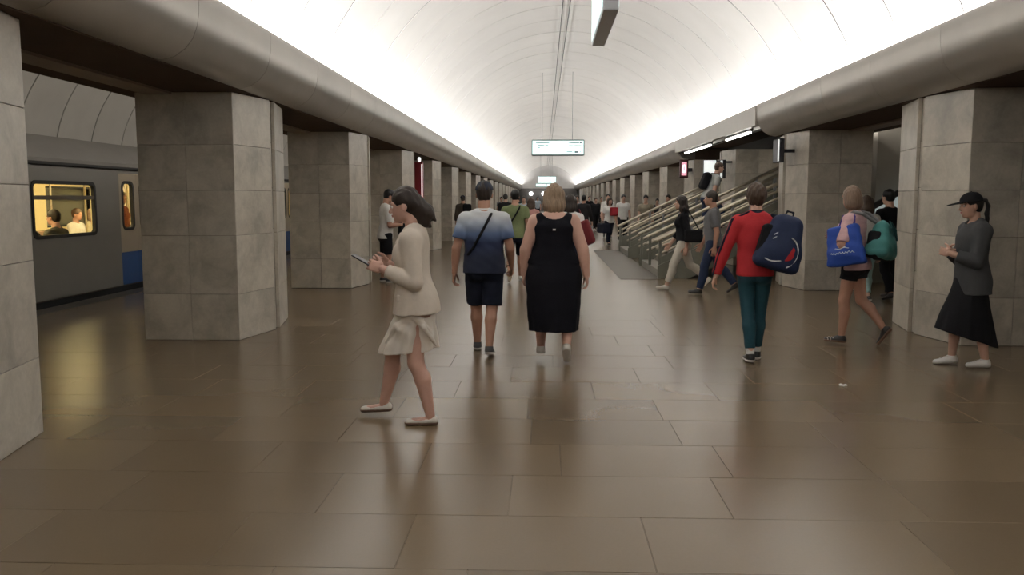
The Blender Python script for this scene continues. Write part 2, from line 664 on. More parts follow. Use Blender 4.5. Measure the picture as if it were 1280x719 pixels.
# soffits over the openings
for s, nm in ((-1, 'ceiling_left'), (1, 'ceiling_right')):
    c = MB()
    zc0 = 2.80
    if s < 0:
        spans = [(Y0, Y1)]
    else:
        spans = [(Y0, 16.75), (26.75, Y1)]
    for a, b in spans:
        x = sorted((XC + s * 3.90, XC + s * 5.40))
        c.box((x[0], a, 2.802), (x[1], b, 2.83))
        x = sorted((XC + s * 4.12, XC + s * 5.40))
        c.box((x[0], a, 2.82), (x[1], b, 3.14))
    if s > 0:
        c.box((XC + 4.1, 16.75, 3.16), (XC + 5.40, 26.75, 3.4))
    o = c.build(nm, M_soffit)
    prop(o, kind='structure')
    x = sorted((XC + s * 4.72, XC + s * 5.02))
    c = MB()
    for a, b in spans:
        c.box((x[0], a, 2.775), (x[1], b, 2.803))
    c.build('strip', M_soffit_strip, o)
    # platform vault: ring panels on a backing shell
    xc = XC + s * 8.0
    zc, rp = 2.3, 2.75
    a0 = R(8)
    back = arc_shell(Y0, Y1, rp + 0.06, rp + 0.25, xc, zc, *((R(11), math.pi + R(2)) if s < 0 else (-R(2), math.pi - R(11))), 28).build('ceiling_platform' + ('_left' if s < 0 else '_right'), M_vaultback)
    prop(back, kind='structure')
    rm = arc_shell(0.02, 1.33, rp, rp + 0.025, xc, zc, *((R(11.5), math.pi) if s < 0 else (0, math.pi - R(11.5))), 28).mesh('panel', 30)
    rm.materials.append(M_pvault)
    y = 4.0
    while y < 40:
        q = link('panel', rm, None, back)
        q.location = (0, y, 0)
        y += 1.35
    w = MB()
    x = sorted((XC + s * 10.75, XC + s * 11.0))
    w.box((x[0], Y0, -1.5), (x[1], Y1, 2.4))
    o = w.build('wall_' + ('left' if s < 0 else 'right'), simple('track_wall', (0.30, 0.29, 0.27), 0.7, var=0.1, scale=2))
    prop(o, kind='structure')

# end walls
ew = MB()
pts = [(XC + 4.2 * math.cos(a), 2.0 + 4.2 * math.sin(a)) for a in [math.pi * i / 32 for i in range(33)]]
ew.prism([(XC + 4.2, -0.3)] + pts + [(XC - 4.2, -0.3)], 1, Y1, Y1 + 0.3)
o = ew.build('wall_end', M_endwall)
prop(o, kind='structure')
o = MB().box((XC - 3.9, Y1 - 0.25, 0.0), (XC + 3.9, Y1 - 0.01, 2.95)).build('trim_5', M_darkwall)
prop(o, kind='structure')
o = MB().box((XC - 11, Y0 - 0.3, -1.5), (XC + 11, Y0, 6.3)).build('wall_back', M_endwall)
prop(o, kind='structure')
for s, nm in ((-1, 'wall_end_left'), (1, 'wall_end_right')):
    x = sorted((XC + s * 4.2, XC + s * 11))
    o = MB().box((x[0], Y1, -1.5), (x[1], Y1 + 0.3, 5.4)).build(nm, M_darkwall)
    prop(o, kind='structure')
for j, px in enumerate((-1.75, -0.07, 1.6, 2.25)):
    t = empty('globe_lamp', (px, Y1 - 0.5, 0), 0, ['first', 'second', 'third', 'fourth'][j] + ' of the four round lamps on the far end wall, from the train side', 'lamp', 'round lamps on the far end wall')
    r_ = 0.27 if j < 3 else 0.17
    MB().ball((0, 0, 2.25), (r_, r_, r_), 16).build('globe', M_globe, t, 60)
    MB().tube((0, 0, 0.0), (0, 0, 2.25 - r_ + 0.02), 0.03, 8).tube((0, 0, 0), (0, 0, 0.04), 0.16, 14).build('pole', M_darkmetal, t)

# two cables along the crown of the vault
for dx, nm in ((0.0, 'dark cable along the crown of the vault, on the train side of the pair'), (0.16, 'dark cable along the crown of the vault, on the stair side of the pair')):
    x = 0.40 + dx
    z = ZC + math.sqrt(RV ** 2 - (x - XC) ** 2) - 0.09
    o = MB().tube((x, Y0 + 0.1, z), (x, Y1 - 0.3, z), 0.011, 8).build('cable', M_cable, None, 60)
    prop(o, nm, 'cable', 'cables along the vault')

# ------------------------------------------------------------------ stairs on the right
SX0, SLOPE = 2.36, 0.48
RUN, RISE = 0.3125, 0.15
NST = 13


def flight(y0, y1, label):
    t = empty('staircase', (SX0, (y0 + y1) / 2, 0), 0, label, 'stairs', 'flights of stairs')
    h = (y1 - y0) / 2
    st = MB()
    st.box((0.0, -h, -RISE), (RUN + 0.03, h, 0.0), 0.008)
    me = st.mesh('step')
    me.materials.append(M_stair)
    for i in range(NST):
        s_ = link('step', me, None, t)
        s_.location = (i * RUN, 0, (i + 1) * RISE)
    for sy in (-1, 1):
        w = MB()
        y = sorted((sy * (h - 0.01), sy * (h + 0.05)))
        L = NST * RUN
        w.prism([(-0.05, 0.0), (-0.05, 0.26), (L, L * SLOPE + 0.26), (L, L * SLOPE - 0.25), (0.55, 0.0)], 1, y[0], y[1])
        w.build('side_panel', M_stairpanel, t)
    u = MB().prism([(0.0, 0.0), (NST * RUN, NST * RISE - 0.02), (NST * RUN, NST * RISE - 0.28), (0.6, 0.0)], 1, -h + 0.02, h - 0.02)
    u.build('flight_slab', M_stairpanel, t)
    return t


fa = flight(17.30, 20.60, 'broad flight of stairs passing in front of the stair pillar, hidden in part by walkers')
fb = flight(23.40, 26.38, 'farther flight of stairs rising behind the pillar that stands in the stairs')
RAILN = ['steel stair railing rising behind the woman in white trousers, foremost of the row', 'second steel stair railing of the row, in the middle of the front flight',
         'third steel stair railing of the row, just before the stair pillar', 'fourth steel stair railing of the row, just behind the stair pillar', 'last steel stair railing of the row, nearest the man in the white T-shirt']
for k, y in enumerate((17.33, 18.95, 20.57, 23.43, 26.35)):
    off = 0.0
    t = empty('stair_railing', (SX0, y, 0), 0, RAILN[k], 'railing', 'railings of the stairs')
    L = NST * RUN - 0.1
    px = [0.0, 0.9, 1.8, 2.7, L - 0.05]
    for x in px:
        zb = max(0.0, (math.floor(x / RUN) + 1) * RISE)
        if k in (0, 2, 3, 4):
            zb = 0.0 if x < 0.1 else x * SLOPE + 0.22
        MB().box((x - 0.03, -0.03, zb), (x + 0.03, 0.03, x * SLOPE + 0.80), 0.004).build('post', M_greymetal if x > 0.1 else M_stairpanel, t)
    for dz, r_ in ((0.80, 0.036), (0.645, 0.024), (0.50, 0.024)):
        o = MB().tube((-0.06, 0, dz - 0.03), (L, 0, L * SLOPE + dz), r_, 12).ball((-0.06, 0, dz - 0.03), (r_,) * 3, 10)
        o.build('rail', M_steel, t, 50)
    for a, b in zip(px[:-1], px[1:]):
        MB().prism([(a + 0.035, a * SLOPE + 0.27), (a + 0.035, a * SLOPE + 0.44), (b - 0.035, b * SLOPE + 0.44), (b - 0.035, b * SLOPE + 0.27)], 1, -0.012, 0.012).build('panel', M_stairpanel, t)

# wall that closes the stairs off towards the right-hand platform
M_stairwall = simple('stair_wall_plaster', (0.36, 0.34, 0.30), 0.7, var=0.06, scale=2)
xw = SX0 + NST * RUN + 0.06
o = MB().box((xw, 16.95, 0.0), (xw + 0.25, 26.7, 3.16)).box((xw + 0.25, 16.95, 0.0), (XC + 7.85, 17.15, 3.5)).build('wall_stairs', M_stairwall)
prop(o, kind='structure')

# sloping glazed parapet on the right-hand platform
t = empty('glazed_parapet', (6.3, 16.6, 0), 0, 'sloping dark-railed parapet with pale glass panes between the two pillars beside the cap wearer', 'parapet')
SL = 0.57
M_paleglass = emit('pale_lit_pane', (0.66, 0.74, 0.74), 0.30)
for i in range(4):
    a, b = i * 0.32, i * 0.32 + 0.32
    MB().prism([(a + 0.04, 0.85), (b - 0.02, 0.85), (b - 0.02, 1.42 + b * SL), (a + 0.04, 1.42 + a * SL)], 1, -0.01, 0.01).build('pane', M_paleglass, t)
    MB().box((a - 0.02, -0.03, 0.0), (a + 0.04, 0.03, 1.44 + a * SL)).build('post', M_darkmetal, t)
MB().prism([(-0.1, 1.40 - 0.06), (1.4, 1.40 + 1.4 * SL), (1.4, 1.52 + 1.4 * SL), (-0.1, 1.52 - 0.06)], 1, -0.04, 0.04).build('rail', M_darkmetal, t)
MB().box((-0.05, -0.02, 0.0), (1.4, 0.02, 0.85)).build('lower_panel', M_stairpanel, t)

# ------------------------------------------------------------------ signs
M_text = simple('faint_sign_print', (0.30, 0.42, 0.42), 0.6)
M_dprint = simple('dark_sign_print', (0.10, 0.13, 0.15), 0.6)
M_frame = simple('sign_frame', (0.20, 0.26, 0.26), 0.4, metal=0.3)
M_signgrey = simple('sign_case', (0.40, 0.41, 0.43), 0.35, metal=0.5)


def rods(t, xs, z0, x0, y, along=False):
    m_ = MB()
    for q in xs:
        wx = x0 if along else x0 + q
        zt = ZC + math.sqrt(RV ** 2 - (wx - XC) ** 2)
        m_.tube((0 if along else q, q if along else 0, z0), (0 if along else q, q if along else 0, zt + 0.01), 0.010, 8)
    return m_.build('hanger', M_greymetal, t)


# sign near the camera, its long side along the hall
t = empty('hanging_sign', (0.56, 8.25, 0), 0, 'grey box sign hung overhead near the camera, its lit face seen edge on', 'sign')
zb, zt = 3.20, 3.80
MB().box((-0.068, -0.85, zb), (0.068, 0.85, zt), 0.012).build('case', M_signgrey, t)
for s in (-1, 1):
    x = sorted((s * 0.066, s * 0.072))
    MB().box((x[0], -0.81, zb + 0.04), (x[1], 0.81, zt - 0.04)).build('lit_face', M_screen, t)
rods(t, (-0.55, 0.55), zt, 0.56, 8.25, True)

# main lit sign across the hall
t = empty('hanging_sign', (0.48, 30.0, 0), 0, 'wide pale cyan lit sign hung across the hall, the largest lit one', 'sign')
zb, zt = 3.10, 3.66
MB().box((-0.93, -0.09, zb), (0.93, 0.09, zt), 0.05).build('case', M_frame, t)
MB().box((-0.885, -0.097, zb + 0.045), (0.885, -0.088, zt - 0.045)).build('lit_face', M_screen, t)
MB().box((-0.885, 0.088, zb + 0.045), (0.885, 0.097, zt - 0.045)).build('lit_face', M_screen, t)
pr = MB()
for x0, x1, z in ((-0.78, -0.30, 0.43), (-0.72, -0.48, 0.34), (-0.44, -0.33, 0.34), (-0.72, -0.62, 0.26), (0.38, 0.74, 0.43), (0.38, 0.52, 0.33), (0.56, 0.80, 0.33), (0.30, 0.50, 0.12)):
    pr.box((x0, -0.0995, zb + z), (x1, -0.0965, zb + z + 0.028))
pr.build('print', M_text, t)
pr = MB()
pr.box((0.58, -0.0995, zb + 0.10), (0.70, -0.0965, zb + 0.155)).box((0.76, -0.0995, zb + 0.425), (0.82, -0.0965, zb + 0.475)).box((0.77, -0.0995, zb + 0.12), (0.80, -0.0965, zb + 0.15))
pr.build('pictogram', M_dprint, t)
rods(t, (-0.55, 0.50), zt, 0.48, 30.0)

# far pair of lit signs
for y, x, zb, zt, w, lab in ((80.0, 0.26, 3.02, 3.68, 0.87, 'small far lit sign above its wider twin in the middle of the hall'), (78.5, 0.14, 2.66, 2.99, 0.92, 'lower far lit sign just under its twin in the middle of the hall')):
    t = empty('hanging_sign', (x, y, 0), 0, lab, 'sign')
    MB().box((-w, -0.08, zb), (w, 0.08, zt), 0.03).build('case', M_frame, t)
    MB().box((-w + 0.04, -0.09, zb + 0.04), (w - 0.04, -0.078, zt - 0.04)).build('lit_face', M_screen, t)
    if zb < 3:
        MB().box((0.02, -0.095, zb + 0.08), (0.11, -0.089, zb + 0.26)).build('pictogram', M_dprint, t)
    rods(t, (-0.5, 0.5), zt, x, y)

# red column on the left
M_red = simple('red_enamel', (0.20, 0.008, 0.014), 0.35)
t = empty('red_column', (-3.62, 24.6, 0), 0, 'tall dark red emergency column with a white lit edge between two pillars', 'column')
MB().box((-0.13, -0.10, 0.0), (0.13, 0.10, 2.66), 0.02).build('case', M_red, t)
MB().box((0.085, -0.106, 0.5), (0.12, -0.098, 2.60)).build('lit_edge', emit('white_lit_edge', (1, 0.86, 0.86), 0.8), t)
MB().tube((0.02, 0, 2.64), (0.02, 0, 2.70), 0.03, 10).ball((0.02, 0, 2.74), (0.05, 0.05, 0.07), 12).build('beacon', emit('beacon_glass', (1, 1, 1), 1.0), t, 50)

# small red lit box on the pillar beyond the stairs
t = empty('lit_red_box', (4.27, 26.36, 2.24), 0, 'small red lit box with a pale ring sign on the pillar beyond the stairs', 'sign')
MB().box((-0.13, -0.06, 0.0), (0.13, 0.06, 0.56), 0.02).build('case', simple('dark_red_case', (0.07, 0.008, 0.012), 0.4), t)
MB().box((-0.075, -0.066, 0.08), (0.075, -0.058, 0.48)).build('lit_face', emit('pink_lit_face', (0.95, 0.42, 0.52), 0.75), t)
rg = MB()
for i in range(20):
    a, b = 2 * math.pi * i / 20, 2 * math.pi * (i + 1) / 20
    rg.tube((0.045 * math.cos(a), -0.068, 0.28 + 0.11 * math.sin(a)), (0.045 * math.cos(b), -0.068, 0.28 + 0.11 * math.sin(b)), 0.016, 6)
rg.build('ring_symbol', emit('white_lit_symbol', (1, 0.95, 0.95), 1.3), t)
MB().box((0.10, -0.02, 0.2), (0.26, 0.5, 0.3)).build('bracket', M_darkmetal, t)

# lit boards on the stair pillar and on the pillar at the end of the rails
t = empty('lit_board', (4.03, 20.95, 2.10), 0, 'white lit board projecting from the stair pillar, above the man on the stairs', 'sign')
MB().box((-0.17, -0.04, 0.0), (0.16, 0.04, 0.45), 0.012).build('case', M_darkmetal, t)
MB().box((-0.16, -0.046, 0.015), (0.13, -0.038, 0.435)).build('lit_face', emit('white_board', (0.92, 0.97, 0.95), 0.75), t)
MB().box((0.22, -0.10, 0.0), (0.36, 0.12, 0.45), 0.01).build('second_case', M_darkmetal, t)
MB().box((0.225, -0.107, 0.02), (0.275, -0.098, 0.43)).build('lit_strip', emit('white_strip', (0.92, 0.97, 0.95), 0.6), t)
MB().box((0.1, -0.02, 0.38), (0.52, 0.25, 0.42)).build('bracket', M_darkmetal, t)
t = empty('wall_screen', (4.19, 15.60, 2.26), 0, 'dark screen seen edge on, fixed high on the pillar where the stair rails end', 'screen')
MB().box((-0.02, -0.22, 0.0), (0.07, 0.22, 0.42), 0.012).build('case', M_darkmetal, t)
MB().box((-0.026, -0.21, 0.02), (-0.018, -0.13, 0.40)).build('lit_face', emit('screen_face', (0.85, 0.9, 0.88), 0.5), t)
MB().box((0.06, 0.0, 0.18), (0.36, 0.06, 0.24)).build('bracket', M_darkmetal, t)

# ------------------------------------------------------------------ metro train on the left
M_train = simple('train_grey_paint', (0.235, 0.225, 0.205), 0.38, var=0.05, scale=2, metal=0.2)
M_trainroof = simple('train_roof_paint', (0.27, 0.26, 0.245), 0.5, var=0.06, scale=2)
M_beige = simple('train_beige_paint', (0.46, 0.39, 0.29), 0.4)
M_blue = simple('train_blue_paint', (0.010, 0.075, 0.27), 0.38)
M_rubber = simple('black_rubber', (0.02, 0.02, 0.02), 0.6)
M_cream = simple('train_cream_lining', (0.80, 0.70, 0.42), 0.5, var=0.04, scale=3)
M_seat = simple('train_seat', (0.16, 0.10, 0.06), 0.6)
mg, nt, b = new_mat('window_glass')
b.inputs['Base Color'].default_value = (0.95, 0.97, 0.95, 1)
b.inputs['Roughness'].default_value = 0.02
b.inputs['Transmission Weight'].default_value = 1.0
b.inputs['IOR'].default_value = 1.05
M_glass = mg

XT = -7.50
TW = 2.62
TY0, TY1 = 1.2, 30.0
DOORS = [1.3, 5.8, 10.3 - 4.5 + 4.5 + 4.5, 19.3, 23.8, 28.2][:0] + [14.8 - 9.2, 14.8 - 4.6, 14.8, 14.8 + 4.6, 14.8 + 9.2]
DW = 1.32
train = empty('metro_train', (XT - TW / 2, (TY0 + TY1) / 2, 0), 0, 'grey metro train standing at the platform with yellow-lit windows', 'train')
ox, oy = XT - TW / 2, (TY0 + TY1) / 2


def tb():
    return MB()


def tlink(m_, name, mat, parent=None, smooth=None):
    me = m_.mesh(name, smooth)
    me.transform(Matrix.Translation((-ox, -oy, 0)))
    return link(name, me, mat, parent or train)


WZ0, WZ1 = 1.03, 1.87
wins = []
for d in DOORS:
    wins += [(d - 2.58, d - 0.82)]
wins = [(a, b_) for a, b_ in wins]
for sx, far in ((XT, False), (XT - TW, True)):
    xa, xb = (sx - 0.06, sx) if not far else (sx, sx + 0.06)
    m_ = tb()
    lining = tb()
    # the side as plates around windows and doors
    cuts = sorted([(a, b_, 'w') for a, b_ in wins] + [(d, d + DW, 'd') for d in DOORS])
    y = TY0
    for a, b_, k in cuts:
        if a > y:
            m_.box((xa, y, 0.08), (xb, a, 2.14))
        if k == 'w':
            m_.box((xa, a, 0.08), (xb, b_, WZ0))
            m_.box((xa, a, WZ1), (xb, b_, 2.14))
        else:
            m_.box((xa, a, 2.06), (xb, b_, 2.14))
        y = b_
    m_.box((xa, y, 0.08), (xb, TY1, 2.14))
    tlink(m_, 'side_wall', M_train)
    # inner lining, cream
    y = TY0
    xi = (sx - 0.085, sx - 0.065) if not far else (sx + 0.065, sx + 0.085)
    for a, b_, k in cuts:
        if a > y:
            lining.box((xi[0], y, 0.08), (xi[1], a, 2.2))
        if k == 'w':
            lining.box((xi[0], a, 0.08), (xi[1], b_, WZ0))
            lining.box((xi[0], a, WZ1), (xi[1], b_, 2.2))
        y = b_
    lining.box((xi[0], y, 0.08), (xi[1], TY1, 2.2))
    tlink(lining, 'lining', M_cream)
    xg = sx - 0.03 if not far else sx + 0.03
    xf = (sx - 0.05, sx + 0.012) if not far else (sx - 0.012, sx + 0.05)
    for a, b_ in wins:
        fr = tb()
        rr, w_ = 0.10, 0.035

        def rrect(y0, y1, z0, z1, r_):
            p = []
            for cy, cz, a0 in ((y1 - r_, z1 - r_, 0), (y0 + r_, z1 - r_, 90), (y0 + r_, z0 + r_, 180), (y1 - r_, z0 + r_, 270)):
                for i in range(6):
                    an = R(a0 + 90 * i / 5)
                    p.append((cy + r_ * math.cos(an), cz + r_ * math.sin(an)))
            return p
        outer = rrect(a - 0.02, b_ + 0.02, WZ0 - 0.02, WZ1 + 0.02, 0.11)
        inner = rrect(a + w_, b_ - w_, WZ0 + w_, WZ1 - w_, 0.07)
        vo = [[fr.bm.verts.new((x, p[0], p[1])) for p in ring] for x in xf for ring in (outer, inner)]
        n = len(outer)
        for i in range(n):
            j = (i + 1) % n
            for A, B in ((0, 1), (1, 3), (3, 2), (2, 0)):
                fr.bm.faces.new((vo[A][i], vo[A][j], vo[B][j], vo[B][i]))
        f = tlink(fr, 'window', M_rubber)
        tlink(tb().box((xf[0] + 0.01, a + w_ - 0.01, 1.60), (xf[1] - 0.004, b_ - w_ + 0.01, 1.665)), 'window_bar', simple('window_bar_paint', (0.13, 0.11, 0.08), 0.5) if 'window_bar_paint' not in bpy.data.materials else bpy.data.materials['window_bar_paint'], f)
        tlink(tb().box((xg - 0.004, a + 0.01, WZ0 + 0.01), (xg + 0.004, b_ - 0.01, WZ1 - 0.01)), 'pane', M_glass, f)
    for d in DOORS:
        for li in range(2):
            a = d + li * DW / 2
            b_ = a + DW / 2 - 0.006
            wy0, wy1, wz0, wz1 = a + 0.13, b_ - 0.13, 1.08, 1.90
            dr = tb()
            xd = (xa - 0.0, xb - 0.012) if not far else (xa + 0.012, xb)
            dr.box((xd[0], a, 0.66), (xd[1], wy0, 2.055)).box((xd[0], wy1, 0.66), (xd[1], b_, 2.055)).box((xd[0], wy0, 0.66), (xd[1], wy1, wz0)).box((xd[0], wy0, wz1), (xd[1], wy1, 2.055))
            df = tlink(dr, 'door', M_beige)
            tlink(tb().box((xd[0], a, 0.08), (xd[1], b_, 0.66)), 'lower_panel', M_blue, df)
            fr = tb()
            outer = rrect(wy0 - 0.03, wy1 + 0.03, wz0 - 0.03, wz1 + 0.03, 0.12)
            inner = rrect(wy0 + 0.02, wy1 - 0.02, wz0 + 0.02, wz1 - 0.02, 0.08)
            xq = (xd[0] - 0.002, xd[1] + 0.010)
            vo = [[fr.bm.verts.new((x, p[0], p[1])) for p in ring] for x in xq for ring in (outer, inner)]
            n = len(outer)
            for i in range(n):
                j = (i + 1) % n
                for A, B in ((0, 1), (1, 3), (3, 2), (2, 0)):
                    fr.bm.faces.new((vo[A][i], vo[A][j], vo[B][j], vo[B][i]))
            tlink(fr, 'door_window', M_rubber, df)
            tlink(tb().box((xg - 0.004, wy0, wz0), (xg + 0.004, wy1, wz1)), 'pane', M_glass, df)
# roof, gutter, underframe, floor, inner ceiling
rp = [(XT + 0.035, 2.12), (XT + 0.035, 2.17), (XT - 0.02, 2.22)]
for i in range(9):
    a = math.pi * i / 8
    rp.append((XT - TW / 2 + (TW / 2 - 0.10) * math.cos(a), 2.24 + 0.46 * math.sin(a)))
rp += [(XT - TW + 0.02, 2.22), (XT - TW - 0.035, 2.17), (XT - TW - 0.035, 2.12)]
tlink(tb().prism(rp, 1, TY0 - 0.1, TY1 + 0.1), 'roof', M_trainroof, None, 40)
tlink(tb().tube((XT + 0.03, TY0, 2.145), (XT + 0.03, TY1, 2.145), 0.03, 10), 'gutter', M_rubber)
tlink(tb().box((XT - TW + 0.2, TY0, -0.9), (XT - 0.15, TY1, 0.06)), 'underframe', M_rubber)
tlink(tb().box((XT - TW + 0.06, TY0, 0.05), (XT - 0.06, TY1, 0.09)), 'car_floor', simple('car_floor', (0.10, 0.08, 0.06), 0.6))
tlink(tb().box((XT - TW + 0.08, TY0, 2.07), (XT - 0.08, TY1, 2.10)), 'car_ceiling', M_cream)
for y in (TY0, TY1 - 0.05):
    tlink(tb().box((XT - TW + 0.06, y, 0.08), (XT - 0.06, y + 0.05, 2.1)), 'end_wall', M_cream)
for yy in [d + DW + 0.12 for d in DOORS[:-1]]:
    for xs in ((XT - 0.50, XT - 0.09), (XT - TW + 0.09, XT - TW + 0.50)):
        sm = tb().box((xs[0], yy, 0.37), (xs[1], yy + 3.0, 0.47), 0.02)
        xbk = (XT - 0.16, XT - 0.09) if xs[1] > XT - 0.3 else (XT - TW + 0.09, XT - TW + 0.16)
        sm.box((xbk[0], yy, 0.47), (xbk[1], yy + 3.0, 0.98), 0.02)
        sm.box((xs[0] + 0.03, yy + 0.05, 0.088), (xs[1] - 0.02, yy + 2.95, 0.37))
        tlink(sm, 'bench', M_seat)
    for q in (yy - 0.05, yy + 3.05):
        for xq in (XT - 0.56, XT - TW + 0.56):
            tlink(tb().tube((xq, q, 0.09), (xq, q, 2.07), 0.018, 10), 'pole', M_steel)
# lamps inside the car
for y in (7.5, 12.0, 16.5, 21.0, 26.0):
    tlink(tb().box((XT - TW / 2 - 0.12, y - 1.6, 2.045), (XT - TW / 2 + 0.12, y + 1.6, 2.068)), 'car_lamp', emit('car_lamp_glass', (1.0, 0.80, 0.40), 52.0) if 'car_lamp_glass' not in bpy.data.materials else bpy.data.materials['car_lamp_glass'])

# ------------------------------------------------------------------ figures: smooth-blended volumes turned into one continuous skin
def nv(v):
    v = np.asarray(v, float)
    return v / (np.linalg.norm(v) + 1e-12)


def V3(*a):
    return np.array(a, float)


class SDF:
    def __init__(self, h):
        self.h = h
        self.items = []
        self.noise = None

    def _add(self, fn, lo, hi, k, op):
        self.items.append((fn, np.asarray(lo, float), np.asarray(hi, float), k, op))
        return self

    def cap(self, a, b, ra, rb, k=0.02, flat=None, cut=None, op='+', bulge=0.0):
        """tapered limb a->b; flat=(axis, factor) squashes it along axis; cut=(lo,hi) fractions give flat ends"""
        a, b = np.asarray(a, float), np.asarray(b, float)
        ab = b - a
        L2 = float(ab @ ab) + 1e-9
        L = math.sqrt(L2)
        if flat is not None:
            w, s = nv(flat[0]), flat[1]

        def fn(x, y, z):
            px, py, pz = x - a[0], y - a[1], z - a[2]
            t0 = (px * ab[0] + py * ab[1] + pz * ab[2]) / L2
            t = np.clip(t0, 0, 1)
            qx, qy, qz = px - t * ab[0], py - t * ab[1], pz - t * ab[2]
            if flat is not None:
                c = qx * w[0] + qy * w[1] + qz * w[2]
                f = (1 / s - 1) * c
                qx, qy, qz = qx + w[0] * f, qy + w[1] * f, qz + w[2] * f
            r = ra + (rb - ra) * t
            if bulge:
                r = r + bulge * np.sin(np.pi * np.clip(t * 1.35, 0, 1)) 
            d = np.sqrt(qx * qx + qy * qy + qz * qz) - r
            if flat is not None:
                d = d * min(1.0, s)
            if cut is not None:
                d = np.maximum(d, np.maximum((cut[0] - t0) * L, (t0 - cut[1]) * L))
            return d
        m = max(ra, rb) + abs(bulge)
        if flat is not None and flat[1] > 1:
            m *= flat[1]
        return self._add(fn, np.minimum(a, b) - m, np.maximum(a, b) + m, k, op)

    def chain(self, pts, rads, k=0.015, **kw):
        for i in range(len(pts) - 1):
            self.cap(pts[i], pts[i + 1], rads[i], rads[i + 1], k, **kw)
        return self

    def ell(self, c, rad, axes=None, k=0.02, op='+'):
        c = np.asarray(c, float)
        A = np.eye(3) if axes is None else np.asarray(axes, float)
        r = np.asarray(rad, float)

        def fn(x, y, z):
            px, py, pz = x - c[0], y - c[1], z - c[2]
            k0 = 0
            k1 = 0
            for i in range(3):
                q = px * A[i][0] + py * A[i][1] + pz * A[i][2]
                k0 = k0 + (q / r[i]) ** 2
                k1 = k1 + (q / r[i] ** 2) ** 2
            k0 = np.sqrt(k0)
            k1 = np.sqrt(k1) + 1e-9
            return k0 * (k0 - 1) / k1
        m = np.abs(A.T) @ r
        return self._add(fn, c - m, c + m, k, op)

    def box(self, c, half, axes=None, rnd_=0.02, k=0.01, op='+', taper=0.0):
        c = np.asarray(c, float)
        A = np.eye(3) if axes is None else np.asarray(axes, float)
        hf = np.asarray(half, float)

        def fn(x, y, z):
            px, py, pz = x - c[0], y - c[1], z - c[2]
            q = [px * A[i][0] + py * A[i][1] + pz * A[i][2] for i in range(3)]
            sc = 1.0 - taper * np.clip(q[2] / hf[2], -1, 1) if taper else 1.0
            d = [np.abs(q[0]) - (hf[0] * sc - rnd_), np.abs(q[1]) - (hf[1] * sc - rnd_), np.abs(q[2]) - (hf[2] - rnd_)]
            o = np.sqrt(sum(np.maximum(v, 0) ** 2 for v in d))
            return o + np.minimum(np.maximum(np.maximum(d[0], d[1]), d[2]), 0) - rnd_
        m = np.abs(A.T) @ (hf * (1 + abs(taper)))
        return self._add(fn, c - m, c + m, k, op)

    def loft(self, sec, Rt=None, org=(0, 0, 0), infl=0.0, k=0.02, folds=None, zlim=None, op='+', shear=None):
        """sections (z, cx, cy, rx, ry) along the z of frame Rt (rows = axes) at org"""
        A = np.eye(3) if Rt is None else np.asarray(Rt, float)
        org = np.asarray(org, float)
        s = np.array(sec, float)
        zs = s[:, 0]
        o = np.argsort(zs)
        s = s[o]
        zs = zs[o]
        # dense smooth interpolation (monotone-ish cosine blend of Catmull-Rom)
        zd = np.linspace(zs[0], zs[-1], 80)
        out = []
        for j in range(1, 5):
            v = s[:, j]
            mt = np.gradient(v, zs) if len(zs) > 2 else np.full(len(zs), (v[-1] - v[0]) / (zs[-1] - zs[0]))
            i = np.clip(np.searchsorted(zs, zd) - 1, 0, len(zs) - 2)
            dz = zs[i + 1] - zs[i]
            t = (zd - zs[i]) / dz
            out.append((2 * t ** 3 - 3 * t ** 2 + 1) * v[i] + (t ** 3 - 2 * t ** 2 + t) * dz * mt[i] + (-2 * t ** 3 + 3 * t ** 2) * v[i + 1] + (t ** 3 - t ** 2) * dz * mt[i + 1])
        cx_, cy_, rx_, ry_ = out
        z0, z1 = (zs[0], zs[-1]) if zlim is None else zlim

        def fn(x, y, z):
            px, py, pz = x - org[0], y - org[1], z - org[2]
            u = px * A[0][0] + py * A[0][1] + pz * A[0][2]
            v = px * A[1][0] + py * A[1][1] + pz * A[1][2]
            w = px * A[2][0] + py * A[2][1] + pz * A[2][2]
            sh = np.broadcast_shapes(u.shape, w.shape)
            w = np.broadcast_to(w, sh)
            cx = np.interp(w, zd, cx_)
            cy = np.interp(w, zd, cy_)
            rx = np.interp(w, zd, rx_) + infl
            ry = np.interp(w, zd, ry_) + infl
            du, dv = u - cx, v - cy
            if folds is not None:
                n, amp, zf, ph = folds
                th = np.arctan2(dv / ry, du / rx)
                f = 1 + amp * (np.sin(n * th + ph) + 0.5 * np.sin((n * 2 - 3) * th + 1.3 * ph + 4 * w)) * np.clip((zf - w) / max(zf - z0, 1e-3), 0, 1)
                rx, ry = rx * f, ry * f
            e = np.sqrt((du / rx) ** 2 + (dv / ry) ** 2)
            g = np.sqrt((du / rx ** 2) ** 2 + (dv / ry ** 2) ** 2) + 1e-6
            d = e * (e - 1) / g
            d = np.where(e < 0.3, -0.5 * np.minimum(rx, ry), d)
            return np.maximum(d, np.maximum(z0 - w, w - z1))
        m = max(np.max(np.abs(cx_) + rx_), np.max(np.abs(cy_) + ry_)) + infl
        if folds is not None:
            m *= 1 + folds[1] * 1.5
        pts = []
        for zz in (z0, z1):
            for a in (-m, m):
                for b in (-m, m):
                    pts.append(org + A.T @ V3(a, b, zz))
        pts = np.array(pts)
        return self._add(fn, pts.min(0), pts.max(0), k, op)

    def plane(self, p, n, k=0.004):
        """keep what lies behind the plane (normal n points to what is cut away)"""
        p, n = np.asarray(p, float), nv(n)
        self.items.append((lambda x, y, z: (x - p[0]) * n[0] + (y - p[1]) * n[1] + (z - p[2]) * n[2], None, None, k, '&'))
        return self

